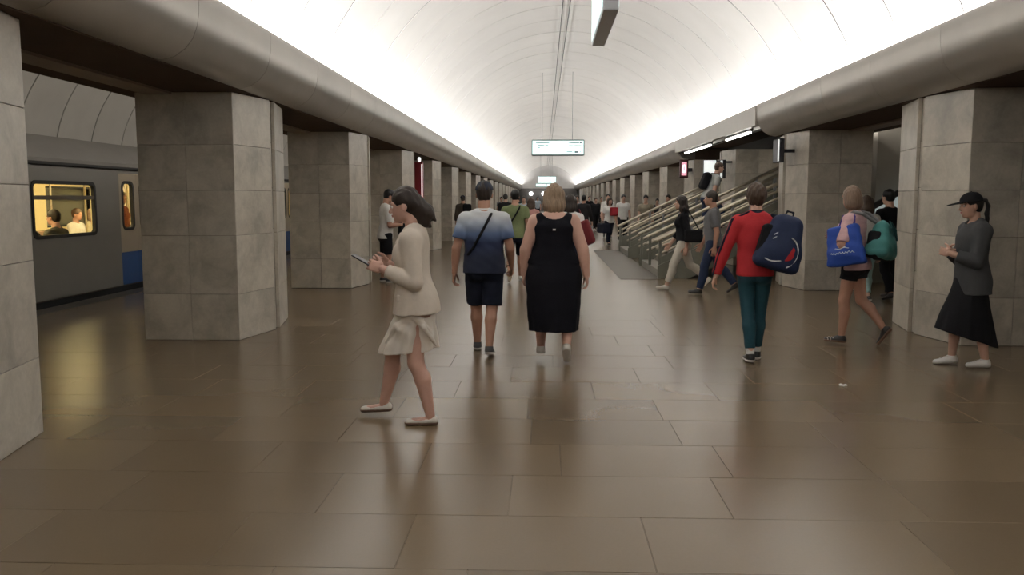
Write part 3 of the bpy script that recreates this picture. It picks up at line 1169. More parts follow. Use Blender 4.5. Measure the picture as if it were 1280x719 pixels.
    def bounds(self):
        lo = np.min([i[1] for i in self.items if i[4] == '+'], axis=0)
        hi = np.max([i[2] for i in self.items if i[4] == '+'], axis=0)
        return lo, hi

    def surface(self):
        h = self.h
        lo, hi = self.bounds()
        lo = np.floor((lo - 3 * h) / h) * h
        n = np.ceil((hi + 3 * h - lo) / h).astype(int) + 1
        F = np.full(n, 0.3, np.float32)
        ax = [lo[i] + h * np.arange(n[i]) for i in range(3)]
        for fn, a, b, k, op in self.items:
            if a is None:
                s = (slice(None),) * 3
            else:
                pad = k + 3 * h
                i0 = np.clip(np.floor((a - pad - lo) / h).astype(int), 0, n)
                i1 = np.clip(np.ceil((b + pad - lo) / h).astype(int) + 1, 0, n)
                if np.any(i1 <= i0):
                    continue
                s = tuple(slice(i0[i], i1[i]) for i in range(3))
            X = ax[0][s[0]][:, None, None]
            Y = ax[1][s[1]][None, :, None]
            Z = ax[2][s[2]][None, None, :]
            d = fn(X, Y, Z)
            f = F[s]
            if op == '+':
                g = np.maximum(k - np.abs(f - d), 0) / max(k, 1e-6)
                F[s] = np.minimum(f, d) - g * g * k * 0.25
            else:
                d = -d if op == '-' else d
                g = np.maximum(k - np.abs(f - d), 0) / max(k, 1e-6)
                F[s] = np.maximum(f, d) + g * g * k * 0.25
        if self.noise is not None:
            amp, fr, seed = self.noise
            r_ = np.random.RandomState(seed)
            X, Y, Z = ax[0][:, None, None], ax[1][None, :, None], ax[2][None, None, :]
            acc = 0
            for i in range(4):
                kx, ky, kz = r_.normal(size=3) * np.array(fr) * (0.6 + 0.4 * i)
                acc = acc + np.sin(kx * X + ky * Y + kz * Z + r_.uniform(0, 6))
            F += (amp * 0.5 * acc).astype(np.float32)
        F[0], F[-1], F[:, 0], F[:, -1], F[:, :, 0], F[:, :, -1] = (0.1,) * 6
        return nets(F, lo, h)


def nets(F, lo, h):
    """naive surface nets: one vertex per mixed cell, one quad per crossed edge"""
    ins = F < 0
    nx, ny, nz = F.shape
    cnt = np.zeros((nx - 1, ny - 1, nz - 1), np.uint8)
    for i in (0, 1):
        for j in (0, 1):
            for k in (0, 1):
                cnt += ins[i:nx - 1 + i, j:ny - 1 + j, k:nz - 1 + k]
    act = (cnt > 0) & (cnt < 8)
    idx = np.argwhere(act)
    if len(idx) == 0:
        return np.zeros((0, 3)), np.zeros((0, 4), int)
    vid = np.full(act.shape, -1, np.int32)
    vid[act] = np.arange(len(idx))
    c = {}
    for i in (0, 1):
        for j in (0, 1):
            for k in (0, 1):
                c[(i, j, k)] = F[idx[:, 0] + i, idx[:, 1] + j, idx[:, 2] + k].astype(np.float64)
    acc = np.zeros((len(idx), 3))
    num = np.zeros(len(idx))
    for a in c:
        for ax_ in range(3):
            if a[ax_] == 0:
                b = list(a)
                b[ax_] = 1
                fa, fb = c[a], c[tuple(b)]
                m = (fa < 0) != (fb < 0)
                t = np.where(m, fa / np.where(m, fa - fb, 1), 0)
                p = np.array(a, float)[None, :].repeat(len(idx), 0)
                p[:, ax_] += t
                acc += p * m[:, None]
                num += m
    verts = lo + h * (idx + acc / num[:, None])
    quads = []
    for ax_ in range(3):
        s0 = [slice(None)] * 3
        s1 = [slice(None)] * 3
        s0[ax_] = slice(0, -1)
        s1[ax_] = slice(1, None)
        A, B = ins[tuple(s0)], ins[tuple(s1)]
        e = np.argwhere(A != B)
        o1, o2 = [(1, 2), (2, 0), (0, 1)][ax_]
        ok = (e[:, o1] > 0) & (e[:, o2] > 0) & (e[:, o1] < F.shape[o1] - 1) & (e[:, o2] < F.shape[o2] - 1)
        e = e[ok]
        q = []
        for d1, d2 in ((0, 0), (1, 0), (1, 1), (0, 1)):
            g = e.copy()
            g[:, o1] -= d1
            g[:, o2] -= d2
            q.append(vid[g[:, 0], g[:, 1], g[:, 2]])
        q = np.stack(q, 1)
        fl = ~A[e[:, 0], e[:, 1], e[:, 2]]
        q[fl] = q[fl][:, ::-1]
        quads.append(q)
    return verts, np.concatenate(quads)


def to_mesh(name, parts, mat, shift=None):
    vs, fs, off = [], [], 0
    for v, f in parts:
        if len(v) == 0:
            continue
        vs.append(v)
        fs.append(f + off)
        off += len(v)
    v = np.concatenate(vs)
    f = np.concatenate(fs)
    if shift is not None:
        v = v - np.asarray(shift)
    me = bpy.data.meshes.new(name)
    me.vertices.add(len(v))
    me.vertices.foreach_set('co', v.astype(np.float32).ravel())
    me.loops.add(len(f) * 4)
    me.loops.foreach_set('vertex_index', f.astype(np.int32).ravel())
    me.polygons.add(len(f))
    me.polygons.foreach_set('loop_start', np.arange(0, len(f) * 4, 4, dtype=np.int32))
    me.polygons.foreach_set('use_smooth', np.ones(len(f), bool))
    me.update(calc_edges=True)
    if mat is not None:
        me.materials.append(mat)
    return me


def Rx(d):
    a = R(d)
    return np.array([[1, 0, 0], [0, math.cos(a), -math.sin(a)], [0, math.sin(a), math.cos(a)]])


def Ry(d):
    a = R(d)
    return np.array([[math.cos(a), 0, math.sin(a)], [0, 1, 0], [-math.sin(a), 0, math.cos(a)]])


def Rz(d):
    a = R(d)
    return np.array([[math.cos(a), -math.sin(a), 0], [math.sin(a), math.cos(a), 0], [0, 0, 1]])


class Fig:
    """a posed person; local frame: +y the way the body faces, +x its right side, z up, soles on z=0.
    legs: dict(flex, abd, knee, foot) in degrees (foot = toes down); arms: dict(u, f, h, thumb, curl) unit directions"""

    def __init__(self, H=1.72, sex='m', bulk=1.0, hips=1.0, legs=None, arms=None, lean=0, side=0, head=(0, 0, 0), h=0.012, drop=None, twist=0, chest=1.0, leg_w=1.0, arm_w=1.0, seat=None, bust=0.75):
        self.bs = bust
        self.H, self.sex, self.h, self.bulk = H, sex, h, bulk
        f = sex == 'f'
        self.f = f
        W = H * bulk
        self.Rt = (Rz(twist) @ Rx(-lean) @ Ry(side)).T  # rows = torso axes in local space
        self.P = V3(0, 0, 0)
        hx = (0.098 if f else 0.092) * W * hips
        wx = (0.074 if f else 0.083) * W
        cx = (0.088 if f else 0.098) * W * chest
        sx = (0.088 if f else 0.100) * H * (1 + (bulk - 1) * 0.6)
        d = (bulk - 1) * 0.05 * H
        self.sec = [(-0.062 * H, 0, -0.004 * H, 0.070 * W * hips, 0.055 * W), (-0.02 * H, 0, -0.006 * H, hx, 0.068 * W * hips), (0.03 * H, 0, -0.004 * H, hx * 0.98, 0.066 * W),
                    (0.105 * H, 0, 0.004 * H, wx, 0.055 * W + d), (0.19 * H, 0, 0.004 * H, cx, 0.066 * W), (0.245 * H, 0, 0.0, cx * 1.02, 0.064 * W),
                    (0.280 * H, 0, -0.006 * H, sx * 0.80, 0.050 * W), (0.304 * H, 0, -0.008 * H, 0.058 * W, 0.040 * W), (0.325 * H, 0, -0.008 * H, 0.036 * W, 0.034 * W)]
        T = lambda x, y, z: self.P + self.Rt.T @ V3(x * H, y * H, z * H)
        self.T = T
        self.sh = {s: self.P + self.Rt.T @ V3(s * (sx + 0.003 * H), -0.006 * H, 0.266 * H) for s in (-1, 1)}
        self.neck0 = T(0, -0.008, 0.305)
        # head frame
        hy, hp, hr = head
        self.Rh = (Rz(hy) @ Rx(hp) @ Ry(hr)).T
        self.neck1 = self.neck0 + V3(0, 0.010 * H, 0.052 * H) + (self.Rt.T @ V3(0, 0, 0.01 * H)) - V3(0, 0, 0.01 * H)
        hs = H if H < 1.8 else 1.8
        self.hs = hs
        self.hc = self.neck1 + self.Rh.T @ V3(0, 0.020 * hs, 0.056 * hs)
        # legs
        self.leg = {}
        legs = legs or {-1: {}, 1: {}}
        for s in (-1, 1):
            L = dict(flex=0, abd=2, knee=2, foot=0, out=6)
            L.update(legs.get(s, {}))
            hip = self.P + V3(s * 0.050 * W * hips, 0, -0.012 * H)
            fl, kn, ab = R(L['flex']), R(L['knee']), R(L['abd'])
            sd = L.get('sabd', L['abd'])
            td = nv((s * math.tan(ab), math.sin(fl), -math.cos(fl)))
            sdv = nv((s * math.tan(R(sd)), math.sin(fl - kn), -math.cos(fl - kn)))
            knee = hip + td * 0.240 * H
            ank = knee + sdv * 0.228 * H
            fp = R(L['foot'])
            o = R(L['out'])
            fd = nv((s * math.sin(o) * math.cos(fp), math.cos(o) * math.cos(fp), -math.sin(fp)))
            side_ = nv(np.cross(fd, V3(0, 0, 1)))
            dn = nv(np.cross(fd, side_))
            if dn[2] > 0:
                dn = -dn
            self.leg[s] = dict(hip=hip, knee=knee, ank=ank, fd=fd, dn=dn, sd=nv(np.cross(dn, fd)))
        FL = 0.150 * H
        self.FL = FL
        low = 1e9
        for s in (-1, 1):
            g = self.leg[s]
            for t in (-0.036 * H, 0.112 * H):
                low = min(low, (g['ank'] + g['fd'] * t + g['dn'] * 0.044 * H)[2])
        dz = -low if seat is None else seat
        self.shift = V3(0, 0, dz)
        self.P = self.P + self.shift
        for s in (-1, 1):
            for q in ('hip', 'knee', 'ank'):
                self.leg[s][q] = self.leg[s][q] + self.shift
            self.sh[s] = self.sh[s] + self.shift
        self.neck0, self.neck1, self.hc = self.neck0 + self.shift, self.neck1 + self.shift, self.hc + self.shift
        self.arm = {}
        arms = arms or {-1: {}, 1: {}}
        for s in (-1, 1):
            A = dict(u=(s * 0.13, -0.03, -1), f=(s * 0.05, 0.16, -1), h=None, thumb=(0, 1, 0.0), curl=25)
            A.update(arms.get(s, {}))
            e = self.sh[s] + nv(A['u']) * 0.176 * H
            w = e + nv(A['f']) * 0.148 * H
            hd = nv(A['h'] if A['h'] is not None else A['f'])
            th = V3(*A['thumb'])
            th = nv(th - hd * (th @ hd))
            self.arm[s] = dict(e=e, w=w, hd=hd, th=th, pn=-s * np.cross(hd, th), curl=A['curl'], ud=nv(A['u']), fdir=nv(A['f']))
        self.lw, self.aw = leg_w, arm_w
        self.root = None

    # ---- volumes
    def torso(self, S_, infl=0.0, z0=None, z1=None, k=0.03, folds=None, sec=None, bust=True):
        H = self.H
        sec = sec or self.sec
        for s in (-1, 1):
            S_.cap(self.P + self.Rt.T @ V3(s * 0.020 * H, -0.014 * H, 0.302 * H), self.sh[s] + self.Rt.T @ V3(-s * 0.016 * H, -0.004 * H, 0.004 * H), 0.024 * H + infl, 0.026 * H + infl, 0.03)
        zl = (sec[0][0] if z0 is None else z0, sec[-1][0] if z1 is None else z1)
        S_.loft(sec, self.Rt, self.P, infl, k, folds, zl)
        if self.f and bust:
            for s in (-1, 1):
                S_.ell(self.P + self.Rt.T @ V3(s * 0.042 * H, (0.040 + 0.015 * self.bs) * H * self.bulk, 0.205 * H), V3(0.040, 0.016 + 0.020 * self.bs, 0.040) * H * self.bulk + infl, self.Rt, 0.03)
        if not self.f:
            S_.ell(self.P + self.Rt.T @ V3(0, 0.02 * H, 0.22 * H), V3(0.085, 0.05, 0.05) * H * self.bulk + infl, self.Rt, 0.03)

    def butt(self, S_, infl=0.0):
        H = self.H
        for s in (-1, 1):
            S_.ell(self.P + V3(s * 0.042 * H, -0.035 * H, -0.028 * H), V3(0.048, 0.045, 0.052) * H * self.bulk + infl, None, 0.03)

    def legs_(self, S_, infl=0.0, upto=2.0, k=0.03, infl2=None, start=0.0, flat=None):
        H = self.H
        i2 = infl if infl2 is None else infl2
        for s in (-1, 1):
            g = self.leg[s]
            th0, th1 = 0.052 * H * self.lw, 0.034 * H * self.lw
            full = upto >= 1
            c = (start - 0.5, 5) if full else (-5, upto)
            iend = infl + (i2 - infl) * min(1, upto) 
            S_.cap(g['hip'], g['knee'], th0 + infl, th1 + (i2 if not full else infl), k, cut=None if full else c)
            if full:
                kn, an = g['knee'], g['ank']
                calf = kn + (an - kn) * 0.32 - nv(np.cross(nv(an - kn), g['sd'])) * 0.0
                back = nv(np.cross(g['sd'], nv(an - kn)))
                if back[1] > 0:
                    back = -back
                calf = calf + back * 0.010 * H
                u = upto - 1
                fin = u >= 1
                S_.cap(kn, calf, th1 * 0.94 + infl, 0.034 * H * self.lw + infl, 0.02)
                end = an
                S_.cap(calf, end, 0.034 * H * self.lw + infl, 0.0205 * H * (1 + (self.lw - 1) * 0.5) + i2, 0.02, cut=None if fin else (-5, (u - 0.32) / 0.68))

    def arms_(self, S_, infl=0.0, upto=2.0, k=0.025, infl2=None, cuff=None):
        H = self.H
        a = self.aw
        i2 = infl if infl2 is None else infl2
        for s in (-1, 1):
            g = self.arm[s]
            full = upto >= 1
            sh = self.sh[s]
            S_.ell(sh + self.Rt.T @ V3(-s * 0.012 * H, 0, -0.006 * H), V3(0.036, 0.034, 0.036) * H * a + infl, None, 0.03)
            S_.cap(sh, g['e'], 0.031 * H * a + infl, 0.0245 * H * a + (i2 if not full else infl), k, cut=None if full else (-5, upto))
            if full:
                u = upto - 1
                fin = u >= 1
                S_.cap(g['e'], g['w'], 0.0250 * H * a + infl, 0.0160 * H * a + i2, 0.012, cut=None if fin else (-5, u), bulge=0.003 * H)

    def hand(self, S_, s, rr=1.0):
        H = self.H
        g = self.arm[s]
        d, th, pn = g['hd'], g['th'], g['pn']
        w = g['w']
        L = 0.052 * H
        pc = w + d * L * 0.60
        S_.cap(w - d * 0.01, w + d * L * 0.4, 0.0165 * H, 0.015 * H, 0.012, flat=(pn, 0.75))
        S_.box(pc, (0.0235 * H, 0.0085 * H, L * 0.52), (th, pn, d), 0.008 * H, 0.010)
        c = R(g['curl'])
        for i, (o, ln, r_) in enumerate(((0.0175, 0.041, 0.0050), (0.006, 0.046, 0.0052), (-0.0058, 0.043, 0.0050), (-0.0172, 0.034, 0.0045))):
            p = w + d * L * 1.04 + th * o * H
            dirv = nv(d + th * o * 3.0)
            ang = 0
            r_ = r_ * H * rr
            for j, fr in enumerate((0.45, 0.31, 0.24)):
                ang = c * (0.7 + 0.5 * j) if j == 0 else ang + c * (1.0 if j == 1 else 0.8)
                dd = nv(dirv * math.cos(ang) + pn * math.sin(ang))
                q = p + dd * ln * H * fr
                S_.cap(p, q, r_ * (1 - 0.07 * j), r_ * (1 - 0.07 * (j + 1)), 0.003 if rr < 1.2 else 0.006)
                p = q
        p = w + d * L * 0.25 + th * 0.018 * H + pn * 0.004 * H
        q = p + nv(th * 0.75 + d * 0.75 + pn * 0.35) * 0.030 * H
        t = q + nv(th * 0.25 + d * 0.95 + pn * 0.35) * 0.026 * H
        S_.cap(p, q, 0.0085 * H, 0.0062 * H * rr, 0.012)
        S_.cap(q, t, 0.0062 * H * rr, 0.0050 * H * rr, 0.004)

    def headpt(self, x, y, z):
        return self.hc + self.Rh.T @ (V3(x, y, z) * self.hs)

    def head(self, S_, detail=True):
        hs, A = self.hs, self.Rh
        hp = self.headpt
        S_.cap(self.neck0 - V3(0, 0, 0.01), self.neck1 + V3(0, 0, 0.01), (0.031 if self.f else 0.036) * self.H * (1 + 0.4 * (self.bulk - 1)), (0.029 if self.f else 0.034) * self.H * (1 + 0.4 * (self.bulk - 1)), 0.03)
        S_.ell(hp(0, -0.006, 0.016), V3(0.043, 0.055, 0.052) * hs, A, 0.02)
        S_.ell(hp(0, 0.016, -0.022), V3(0.036, 0.038, 0.046) * hs, A, 0.025)
        S_.cap(hp(-0.02, 0.004, -0.046), hp(0.0, 0.036, -0.054), 0.013 * hs, 0.0115 * hs, 0.02)
        S_.cap(hp(0.02, 0.004, -0.046), hp(0.0, 0.036, -0.054), 0.013 * hs, 0.0115 * hs, 0.02)
        if detail:
            S_.cap(hp(0, 0.049, 0.002), hp(0, 0.062, -0.019), 0.0045 * hs, 0.0075 * hs, 0.012)
            S_.ell(hp(0, 0.060, -0.020), V3(0.010, 0.008, 0.006) * hs, A, 0.006)
            S_.cap(hp(-0.026, 0.044, 0.012), hp(0.026, 0.044, 0.012), 0.0065 * hs, 0.0065 * hs, 0.012)
            S_.ell(hp(0, 0.050, -0.0375), V3(0.013, 0.007, 0.0065) * hs, A, 0.006)
            for s in (-1, 1):
                S_.ell(hp(s * 0.018, 0.0525, 0.000), V3(0.010, 0.007, 0.006) * hs, A, 0.008, '-')
                S_.ell(hp(s * 0.0435, -0.006, -0.008), V3(0.006, 0.013, 0.019) * hs, (Rz(s * 20) @ A), 0.008)

    # ---- building of objects
    def place(self, loc, heading, label, name='person', group=None, cat='person'):
        self.root = empty(name, loc, R(heading), label, cat, group)
        self.loc, self.heading = loc, heading
        return self.root

    def put(self, name, sdfs, mat, parent=None):
        if isinstance(sdfs, SDF):
            sdfs = [sdfs]
        me = to_mesh(name, [q.surface() for q in sdfs], mat)
        return link(name, me, None, parent or self.root)

    def body(self, skin, detail=True, fine=None, arms=True, hands=(-1, 1)):
        S_ = SDF(self.h)
        self.torso(S_, 0.0)
        self.butt(S_)
        self.legs_(S_)
        self.arms_(S_)
        for s in (-1, 1):
            g = self.leg[s]
            H = self.H
            S_.cap(g['ank'] - g['fd'] * 0.008 * H + g['dn'] * 0.020 * H, g['ank'] + g['fd'] * 0.075 * H + g['dn'] * 0.028 * H, 0.0145 * H, 0.012 * H, 0.008)
        parts = [S_]
        if fine:
            hs_ = SDF(fine)
            self.head(hs_, detail)
            parts.append(hs_)
            for s in hands:
                q = SDF(fine * 0.8)
                self.hand(q, s)
                parts.append(q)
        else:
            self.head(S_, detail)
            for s in hands:
                self.hand(S_, s, max(1.0, self.h / 0.009))
        return self.put('body', parts, skin)

    def face(self, brow, lips, both=True):
        for s in (-1, 1):
            mb = MB()
            c = self.headpt(s * 0.0185, 0.0465, -0.0005)
            mb.ball(c, (0.0066 * self.hs,) * 3, 12)
            e = mb.build('eye', M_eye, self.root, 60)
            p = self.headpt(s * 0.0190, 0.0525, -0.0005)
            MB().ball(p, (0.0028 * self.hs,) * 3, 8).build('iris', M_iris, e, 60)
            q = SDF(0.003)
            q.cap(self.headpt(s * 0.008, 0.0525, 0.0125), self.headpt(s * 0.030, 0.0445, 0.0140), 0.0035, 0.0028, 0.002)
            self.put('eyebrow', q, brow)
        q = SDF(0.003)
        q.ell(self.headpt(0, 0.0555, -0.0350), V3(0.0125, 0.0035, 0.0030) * self.hs, self.Rh, 0.001)
        q.ell(self.headpt(0, 0.0550, -0.0405), V3(0.0105, 0.0035, 0.0032) * self.hs, self.Rh, 0.001)
        self.put('lips', q, lips)

    def shoes(self, mat, sole=None, h=None, style='sneaker', socks=None):
        H = self.H
        hh = h or self.h * 0.7
        for s in (-1, 1):
            g = self.leg[s]
            a, f, d, w = g['ank'], g['fd'], g['dn'], g['sd']
            base = a + d * 0.044 * H

            def vol(S_, infl=0.0):
                S_.cap(a - f * 0.013 * H + d * 0.024 * H, a + f * 0.03 * H + d * 0.025 * H, 0.0215 * H + infl, 0.022 * H + infl, 0.02, flat=(w, 0.95))
                S_.cap(a + f * 0.02 * H + d * 0.026 * H, a + f * 0.088 * H + d * 0.031 * H, 0.022 * H + infl, 0.020 * H + infl, 0.02, flat=(d, 0.72))
                if style != 'flat':
                    S_.cap(a - d * 0.002 * H, a + d * 0.03 * H, 0.0245 * H + infl, 0.023 * H + infl, 0.02, cut=(0, 5))
                else:
                    S_.ell(a + d * 0.012 * H + f * 0.03 * H, V3(0.020, 0.05, 0.04) * H, (w, f, d), 0.006, '-')
            up = SDF(hh)
            vol(up)
            up.plane(base - d * (0.012 * H if sole else 0.0), d)
            o = self.put('shoe', up, mat)
            if sole:
                so = SDF(hh)
                vol(so, 0.0045)
                so.plane(base, d)
                so.plane(base - d * 0.014 * H, -d)
                self.put('sole', so, sole, o)
            if socks is not None:
                q = SDF(hh)
                q.cap(a + nv(g['knee'] - a) * 0.06 * H, a + d * 0.01 * H, 0.0245 * H, 0.0225 * H, 0.01, cut=(0, 5))
                self.put('sock', q, socks)

    def top(self, name, mat, infl=0.012, hem=-0.03, sleeve=0.55, slinfl=None, flare=0.0, neck=0.300, noise=(0.0018, (18, 18, 26), 3), collar=None, h=None, gap=None, vneck=0.0, folds=None, hemfront=0.0, sl2=None, bust=True):
        """shirt, T-shirt or jacket; hem and neck in fractions of H up the torso; sleeve in limb lengths"""
        H = self.H
        S_ = SDF(h or self.h)
        sec = [(z, cx, cy, rx, ry) for z, cx, cy, rx, ry in self.sec]
        # cloth hangs straight from chest and hips
        ch = self.sec[4]
        out = []
        for z, cx, cy, rx, ry in sec:
            t = min(1.0, max(0.0, (0.19 * H - z) / (0.19 * H - hem * H + 1e-6)))
            fl = flare * t
            if z < 0.19 * H:
                rx2 = max(rx, 0.93 * ch[3]) if flare > -0.5 else rx
                ry2 = max(ry, 0.93 * ch[4]) if flare > -0.5 else ry
                if z < 0.02 * H:
                    rx2, ry2 = max(rx2, self.sec[1][3]), max(ry2, self.sec[1][4])
                    rx, ry = rx2, ry2
                rx, ry = rx + (rx2 - rx) * 0.8 + fl, ry + (ry2 - ry) * 0.8 + fl
            out.append((z, cx, cy, rx, ry))
        if hem * H < out[0][0]:
            o0 = out[1]
            out = [(hem * H, 0, o0[2], o0[3] + flare * 0.6, o0[4] + flare * 0.6)] + out[1:]
        self.torso(S_, infl, hem * H, neck * H + 0.012, 0.03, folds, out, bust)
        if hem < 0.02 and flare > -0.5:
            self.butt(S_, infl * 0.8)
        if sleeve > 0:
            self.arms_(S_, (slinfl if slinfl is not None else infl), sleeve, 0.025, sl2)
        nk = self.P + self.Rt.T @ V3(0, 0, neck * H)
        S_.plane(self.P + self.Rt.T @ V3(0, 0, hem * H), -self.Rt[2])
        S_.ell(self.P + self.Rt.T @ V3(0, 0.012 * H + vneck * 0.5, (neck + 0.016) * H), V3(0.043 * H, 0.043 * H + vneck, 0.028 * H + vneck * 1.6), self.Rt, 0.006, '-')
        if gap:
            gap(S_)
        if noise:
            S_.noise = noise
        o = self.put(name, S_, mat)
        if collar is not None:
            q = SDF(h or self.h * 0.7)
            A = self.Rt
            base = self.P + A.T @ V3(0, -0.006 * H, (neck + 0.006) * H)
            q.loft([(-0.012 * H, 0, 0, 0.051 * H, 0.047 * H), (0.022 * H, 0, 0.002 * H, 0.042 * H, 0.042 * H)], A, base, 0.0, 0.005)
            q.loft([(-0.02 * H, 0, 0, 0.042 * H, 0.039 * H), (0.03 * H, 0, 0.002 * H, 0.036 * H, 0.036 * H)], A, base, 0.0, 0.004, op='-')
            self.put('collar', q, collar)
        return o

    def trousers(self, name, mat, infl=0.012, length=1.95, infl2=None, waist=0.075, noise=(0.0018, (14, 14, 30), 5), h=None, k=0.03):
        H = self.H
        S_ = SDF(h or self.h)
        S_.loft(self.sec[:5], self.Rt, self.P, infl, 0.03, None, (self.sec[0][0], waist * H))
        self.butt(S_, infl)
        self.legs_(S_, infl, length, k, infl2)
        if noise:
            S_.noise = noise
        return self.put(name, S_, mat)

    def skirt(self, name, mat, sec, folds=(9, 0.05, 0.0, 0.5), h=None, sub=None, noise=None, tilt=None):
        """sections with absolute local z"""
        S_ = SDF(h or self.h)
        S_.loft(sec, None, (0, 0, 0), 0.0, 0.02, folds)
        if tilt:
            S_.plane(tilt[0], tilt[1])
        if sub:
            sub(S_)
        if noise:
            S_.noise = noise
        return self.put(name, S_, mat)

    def hair(self, mat, style='short', h=None, noise=None):
        hs, A, hp = self.hs, self.Rh, self.headpt
        q = SDF(h or self.h * 0.7)
        g = 0.008 if style == 'short' else 0.010
        q.ell(hp(0, -0.010, 0.020), V3(0.045 + g * 0.5, 0.056 + g * 0.4, 0.052 + g * 0.55) * hs, A, 0.015)
        if style == 'short':
            q.ell(hp(0, -0.030, -0.008), V3(0.041, 0.034, 0.040) * hs, A, 0.015)
        if style == 'fluffy':
            q.ell(hp(0, -0.020, 0.010), V3(0.054, 0.060, 0.064) * hs, A, 0.02)
            q.ell(hp(0, -0.034, -0.022), V3(0.044, 0.036, 0.040) * hs, A, 0.02)
        if style == 'bob':
            q.ell(hp(0, -0.022, -0.012), V3(0.056, 0.052, 0.066) * hs, A, 0.03)
            q.ell(hp(0, -0.030, -0.045), V3(0.058, 0.042, 0.042) * hs, A, 0.03)
        if style == 'long':
            q.chain([hp(0, -0.035, 0.0), hp(0, -0.050, -0.07), hp(0, -0.056, -0.15)], [0.052 * hs, 0.050 * hs, 0.030 * hs], 0.03, flat=(A[1], 0.6))
            for s in (-1, 1):
                q.chain([hp(s * 0.040, -0.006, 0.01), hp(s * 0.046, -0.008, -0.06), hp(s * 0.044, -0.02, -0.13)], [0.022 * hs, 0.022 * hs, 0.014 * hs], 0.03)
        if style == 'shoulder':
            q.chain([hp(0, -0.032, 0.0), hp(0, -0.046, -0.06), hp(0, -0.048, -0.105)], [0.054 * hs, 0.052 * hs, 0.036 * hs], 0.03, flat=(A[1], 0.65))
            for s in (-1, 1):
                q.chain([hp(s * 0.040, -0.010, 0.01), hp(s * 0.046, -0.014, -0.05), hp(s * 0.042, -0.02, -0.095)], [0.022 * hs, 0.021 * hs, 0.012 * hs], 0.03)
        if style == 'tied':
            q.ell(hp(0, -0.034, -0.006), V3(0.041, 0.036, 0.044) * hs, A, 0.02)
            q.chain([hp(0, -0.060, 0.010), hp(0, -0.080, -0.01), hp(0, -0.090, -0.075)], [0.016 * hs, 0.022 * hs, 0.010 * hs], 0.015)
        if style == 'blown':
            q.ell(hp(0, -0.040, -0.004), V3(0.044, 0.042, 0.048) * hs, A, 0.02)
            q.chain([hp(0, -0.060, -0.010), hp(0, -0.092, -0.045), hp(0.005, -0.120, -0.085)], [0.034 * hs, 0.027 * hs, 0.008 * hs], 0.03)
            q.chain([hp(0, -0.050, -0.035), hp(0, -0.070, -0.080), hp(0, -0.094, -0.105)], [0.030 * hs, 0.022 * hs, 0.008 * hs], 0.03)
        # the face stays free
        fy = 0.040 if style in ('bob', 'shoulder', 'long') else 0.036
        q.ell(hp(0, 0.052, -0.028), V3(0.036 if style not in ('bob',) else 0.034, fy, 0.050) * hs, A, 0.006, '-')
        if style in ('short', 'tied', 'blown'):
            for s in (-1, 1):
                q.ell(hp(s * 0.046, 0.014, -0.028), V3(0.016, 0.026, 0.034) * hs, A, 0.004, '-')
        q.noise = noise or (0.0035 if style != 'short' else 0.0025, (70, 70, 16), 11)
        return self.put('hair', q, mat)

    def cap_hat(self, mat, brim_dir=1, h=None, brim=0.055):
        hs, A, hp = self.hs, self.Rh, self.headpt
        q = SDF(h or self.h * 0.7)
        q.ell(hp(0, -0.004, 0.022), V3(0.053, 0.064, 0.056) * hs, A, 0.01)
        q.plane(hp(0, 0, 0.020), -A[2])
        o = self.put('cap', q, mat)
        b = SDF((h or self.h * 0.7) * 0.8)
        b.cap(hp(0, brim_dir * 0.040, 0.022), hp(0, brim_dir * (0.052 + brim), 0.012), 0.044 * hs, 0.030 * hs, 0.01, flat=(nv(A[2] + 0.2 * brim_dir * A[1]), 0.12))
        self.put('brim', b, mat, o)
        MB().ball(hp(0, -0.004, 0.0785), (0.007, 0.007, 0.004), 10).build('button', mat, o, 60)
        return o

    # world position of a local point
    def world(self, p):
        r = Rz(self.heading)
        return V3(*self.loc) + r @ np.asarray(p, float)


class Bag:
    """a carried thing: meshes given in the carrier's local frame, its own Empty at its base"""
    def __init__(self, fig, name, base, label, cat, group=None):
        self.base = np.asarray(base, float)
        self.root = empty(name, tuple(fig.world(base)), R(fig.heading), label, cat, group)

    def put(self, name, sdf, mat, parent=None):
        me = to_mesh(name, [sdf.surface()], mat, self.base)
        return link(name, me, None, parent or self.root)

    def mb(self, name, m_, mat, parent=None, smooth=None):
        me = m_.mesh(name, smooth)
        me.transform(Matrix.Translation(Vector(-self.base)))
        return link(name, me, mat, parent or self.root)


def cloth(name, col, rough=0.85, var=0.08, scale=30, bump=0.15, sheen=0.0):
    return simple(name, col, rough, 0, var, scale, bump, 60, 0.12 if max(col) < 0.03 else 0.3, sheen=sheen)


def hairmat(name, col):
    return simple(name, col, 0.5, 0, 0.35, 14, 0.25, 60, 0.4, stretch=(6, 6, 0.7))


C_DARKSPEC = 0.15
M_eye = simple('eye_white', (0.75, 0.72, 0.70), 0.2)
M_iris = simple('dark_iris', (0.03, 0.02, 0.015), 0.15)
SK_L = simple('fair_skin', (0.52, 0.315, 0.235), 0.55, var=0.06, scale=12)
SK_T = simple('tanned_skin', (0.42, 0.225, 0.155), 0.55, var=0.06, scale=12)
SK_P = simple('pinkish_skin', (0.55, 0.33, 0.26), 0.55, var=0.06, scale=12)
H_DARK = hairmat('dark_brown_hair', (0.022, 0.014, 0.010))
H_BLACK = hairmat('black_hair', (0.010, 0.009, 0.009))
H_BROWN = hairmat('brown_hair', (0.060, 0.034, 0.020))
H_BLOND = hairmat('ash_blond_hair', (0.24, 0.165, 0.105))
H_SAND = hairmat('sandy_hair', (0.19, 0.125, 0.085))
LIPS = simple('lips', (0.42, 0.14, 0.13), 0.45)
C_BLACK = cloth('black_cloth', (0.012, 0.012, 0.014))
C_NAVY = cloth('navy_cloth', (0.013, 0.016, 0.028))
C_WHITE = cloth('white_cloth', (0.72, 0.71, 0.69))
